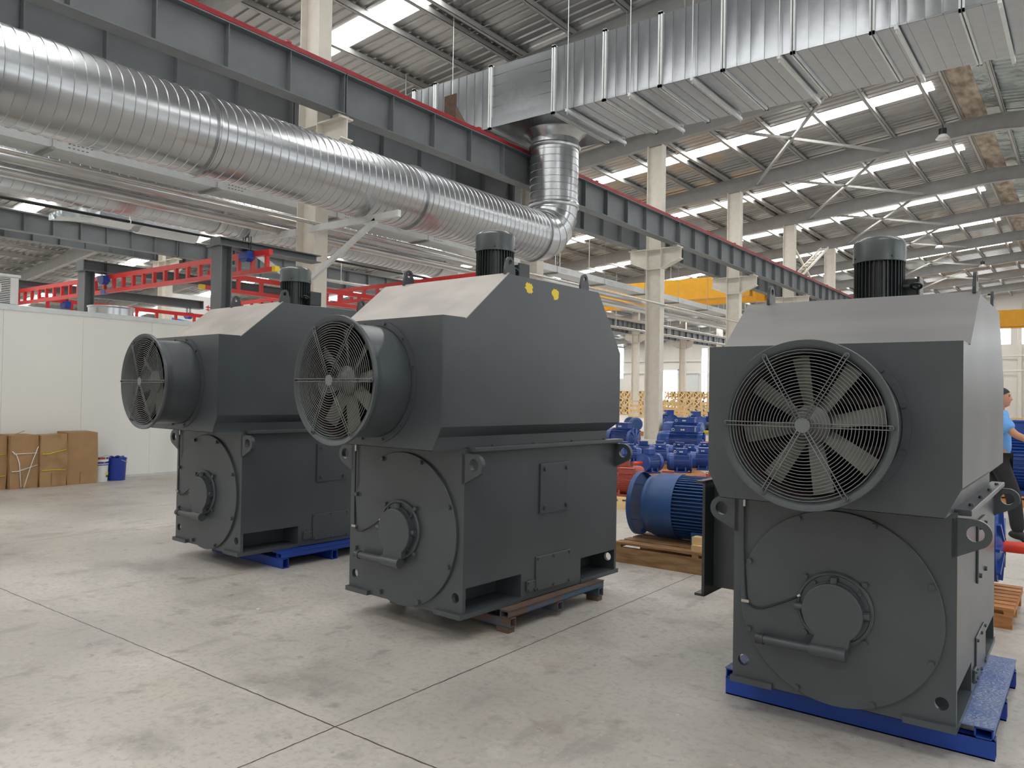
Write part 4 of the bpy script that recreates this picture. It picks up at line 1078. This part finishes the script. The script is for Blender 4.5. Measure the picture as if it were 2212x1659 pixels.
# ================================================================ the worker
def skin(name, pts, edges, m, parent, sub=2):
    me = bpy.data.meshes.new(name)
    me.from_pydata([p[0] for p in pts], edges, [])
    o = bpy.data.objects.new(name, me); COL.objects.link(o)
    sk = o.modifiers.new('skin', 'SKIN'); 
    ss = o.modifiers.new('sub', 'SUBSURF'); ss.levels = ss.render_levels = sub
    for i, p in enumerate(pts):
        v = me.skin_vertices[0].data[i]; q = p[1]; v.radius = q if isinstance(q, tuple) else (q, q); v.use_root = (i == 0)
    bpy.context.view_layer.update()
    dg = bpy.context.evaluated_depsgraph_get()
    nm = bpy.data.meshes.new_from_object(o.evaluated_get(dg))
    nm.polygons.foreach_set('use_smooth', [True]*len(nm.polygons)); nm.materials.clear(); nm.materials.append(m)
    bpy.data.objects.remove(o)
    n = bpy.data.objects.new(name, nm); COL.objects.link(n); n.parent = parent
    return n
W = thing('person', 'person in light blue T-shirt and black trousers walking right behind the right machine', 'person', (-.86, 10.2, 0))
# local frame: facing +x, his right side toward -y
B = [((0, 0, .93), (.13, .15)), ((0, 0, 1.1), (.11, .14)), ((.01, 0, 1.27), (.115, .16)), ((.0, 0, 1.385), (.09, .13)), ((.005, 0, 1.43), .055), ((.02, 0, 1.485), .05), ((.025, 0, 1.53), (.075, .065)), ((.02, 0, 1.59), (.095, .078)), ((.012, 0, 1.64), (.075, .065)),
     ((.02, -.17, 1.36), .055), ((.17, -.23, 1.17), .042), ((.4, -.2, 1.07), .032), ((.46, -.19, 1.06), .03),
     ((.0, .17, 1.36), .055), ((-.06, .23, 1.1), .042), ((.02, .24, .87), .034), ((.04, .24, .8), .03),
     ((.01, -.09, .88), .085), ((.15, -.1, .52), .06), ((.19, -.1, .1), .042), ((.25, -.1, .05), .036), ((.34, -.1, .035), .03),
     ((-.01, .09, .88), .085), ((-.02, .1, .5), .06), ((-.28, .1, .16), .042), ((-.27, .1, .07), .036), ((-.19, .1, .035), .03)]
E_ = [(0, 1), (1, 2), (2, 3), (3, 4), (4, 5), (5, 6), (6, 7), (7, 8), (3, 9), (9, 10), (10, 11), (11, 12), (3, 13), (13, 14), (14, 15), (15, 16), (0, 17), (17, 18), (18, 19), (19, 20), (20, 21), (0, 22), (22, 23), (23, 24), (24, 25), (25, 26)]
skin('body', B, E_, M['skin'], W)
def blob(name, c, sx, sy, sz, m, parent, n=16):
    mb = MB(); mb.lathe([(max(.001, math.sin(PI*i/n)), -math.cos(PI*i/n)) for i in range(n+1)], n=20)
    mb.v = [(c[0]+x*sx, c[1]+y*sy, c[2]+z*sz) for x, y, z in mb.v]
    return mb.build(name, m, parent)
def head(n=44):
    g = lambda v, c, sg: math.exp(-((v-c)/sg)**2)
    mb = MB(); vs = []
    for j in range(n+1):
        th = PI*j/n
        for i in range(n):
            ph = 2*PI*i/n
            cx_, cy_, cz_ = math.sin(th)*math.cos(ph), math.sin(th)*math.sin(ph), -math.cos(th)
            x, y, z = .04+cx_*.078, cy_*.069*(1-.12*max(0, -cz_)), 1.565+cz_*.108
            if cx_ > .2:
                x += .019*g(z, 1.551, .012)*g(y, 0, .012) + .008*g(z, 1.574, .016)*g(y, 0, .01) + .006*g(z, 1.524, .0055)*g(y, 0, .022) + .005*g(z, 1.511, .0055)*g(y, 0, .02)
                x += .013*g(z, 1.487, .014)*g(y, 0, .024) + .006*g(z, 1.606, .008)*g(y, 0, .045) - .006*(g(y, .031, .014)+g(y, -.031, .014))*g(z, 1.586, .009)
            vs.append((x, y, z))
    mb.add(vs, [(j*n+i, j*n+(i+1) % n, (j+1)*n+(i+1) % n, (j+1)*n+i) for j in range(n) for i in range(n)], True)
    return mb
head().build('face', M['skin'], W)
for s in (-1, 1):
    blob('ear', (.012, s*.069, 1.562), .018, .01, .03, M['skin'], W)
    blob('eye', (.104, s*.031, 1.586), .007, .011, .0045, M['black'], W); blob('eyebrow', (.107, s*.032, 1.603), .009, .02, .0035, M['hair'], W)
hv = MB(); n = 96; vs = []
for j in range(n+1):
    for i in range(n):
        th, ph = PI*j/n, 2*PI*i/n
        vs.append((.018+.104*math.sin(th)*math.cos(ph), .079*math.sin(th)*math.sin(ph), 1.582-.106*math.cos(th)))
ok = [v[2] > 1.582+.55*(v[0]-.02)-.02*(abs(v[1]) > .06 and v[0] < .03) for v in vs]
hv.add(vs, [q for q in [(j*n+i, j*n+(i+1) % n, (j+1)*n+(i+1) % n, (j+1)*n+i) for j in range(n) for i in range(n)] if all(ok[k] for k in q)], True)
hv.build('hair', M['hair'], W)
skin('t_shirt', [((0, 0, .9), (.15, .18)), ((0, 0, 1.08), (.135, .165)), ((.01, 0, 1.26), (.135, .175)), ((0, 0, 1.385), (.105, .145)), ((.005, 0, 1.435), .072), ((.02, -.175, 1.345), .088), ((.135, -.225, 1.2), .088), ((.0, .18, 1.355), .085), ((-.035, .215, 1.22), .085)],
     [(0, 1), (1, 2), (2, 3), (3, 4), (3, 5), (5, 6), (3, 7), (7, 8)], M['shirt'], W)
skin('trousers', [((0, 0, .93), (.135, .16)), ((.01, -.09, .86), .105), ((.15, -.1, .52), .085), ((.2, -.1, .08), .072), ((-.01, .09, .86), .105), ((-.02, .1, .5), .085), ((-.27, .1, .12), .07)],
     [(0, 1), (1, 2), (2, 3), (0, 4), (4, 5), (5, 6)], M['trousers'], W)
for (x, y, z, a) in ((.25, -.1, 0, 0), (-.26, .1, .0, 0)):
    sh = MB().lathe([(max(.001, math.sin(PI*i/12)), -math.cos(PI*i/12)) for i in range(13)], n=18)
    sh.v = [(x+px_*.145, y+py_*.052, z+max(.0, .045+pz_*.06+(.03 if px_ < -.1 else 0))) for px_, py_, pz_ in sh.v]
    s_ = sh.build('shoe', M['black'], W)
for s, (hx, hy, hz), d in ((-1, (.46, -.19, 1.06), Vector((1, .1, -.25))), (1, (.04, .24, .8), Vector((.15, 0, -1)))):
    d.normalize(); sd_ = Vector((0, 1, 0)); up_ = d.cross(sd_)
    pts, eds = [((hx, hy, hz), .026), (tuple(Vector((hx, hy, hz))+d*.07), (.034, .018))], [(0, 1)]
    for i, (o_, L_) in enumerate(((-.03, .06), (-.01, .075), (.01, .07), (.028, .055))):
        a = Vector((hx, hy, hz))+d*.09+sd_*o_; k = len(pts)
        pts += [(tuple(a), .009), (tuple(a+d*L_*.5+up_*.006), .0085), (tuple(a+d*L_*.85+up_*.024), .0075)]; eds += [(1, k), (k, k+1), (k+1, k+2)]
    a = Vector((hx, hy, hz))+d*.03-sd_*s*-.03; k = len(pts)
    pts += [(tuple(a), .011), (tuple(a+d*.035+sd_*.02+up_*.02), .009), (tuple(a+d*.06+sd_*.022+up_*.03), .008)]; eds += [(0, k), (k, k+1), (k+1, k+2)]
    skin('hand', pts, eds, M['skin'], W)
# scraps on the floor
for x, y, lab in ((-2.55, 6.05, 'white paper scrap on the floor before the wooden pallet'), (-4.6, 3.2, 'tiny white scrap on the floor left of the middle machine')):
    mb = MB().prism([(0, 0), (.03, .004), (.034, .02), (.012, .028), (-.004, .015)], 'z', 0, .006); o = mb.build('paper_scrap', M['whiteplain']); o.location = (x, y, .001); tag(o, lab, 'litter')
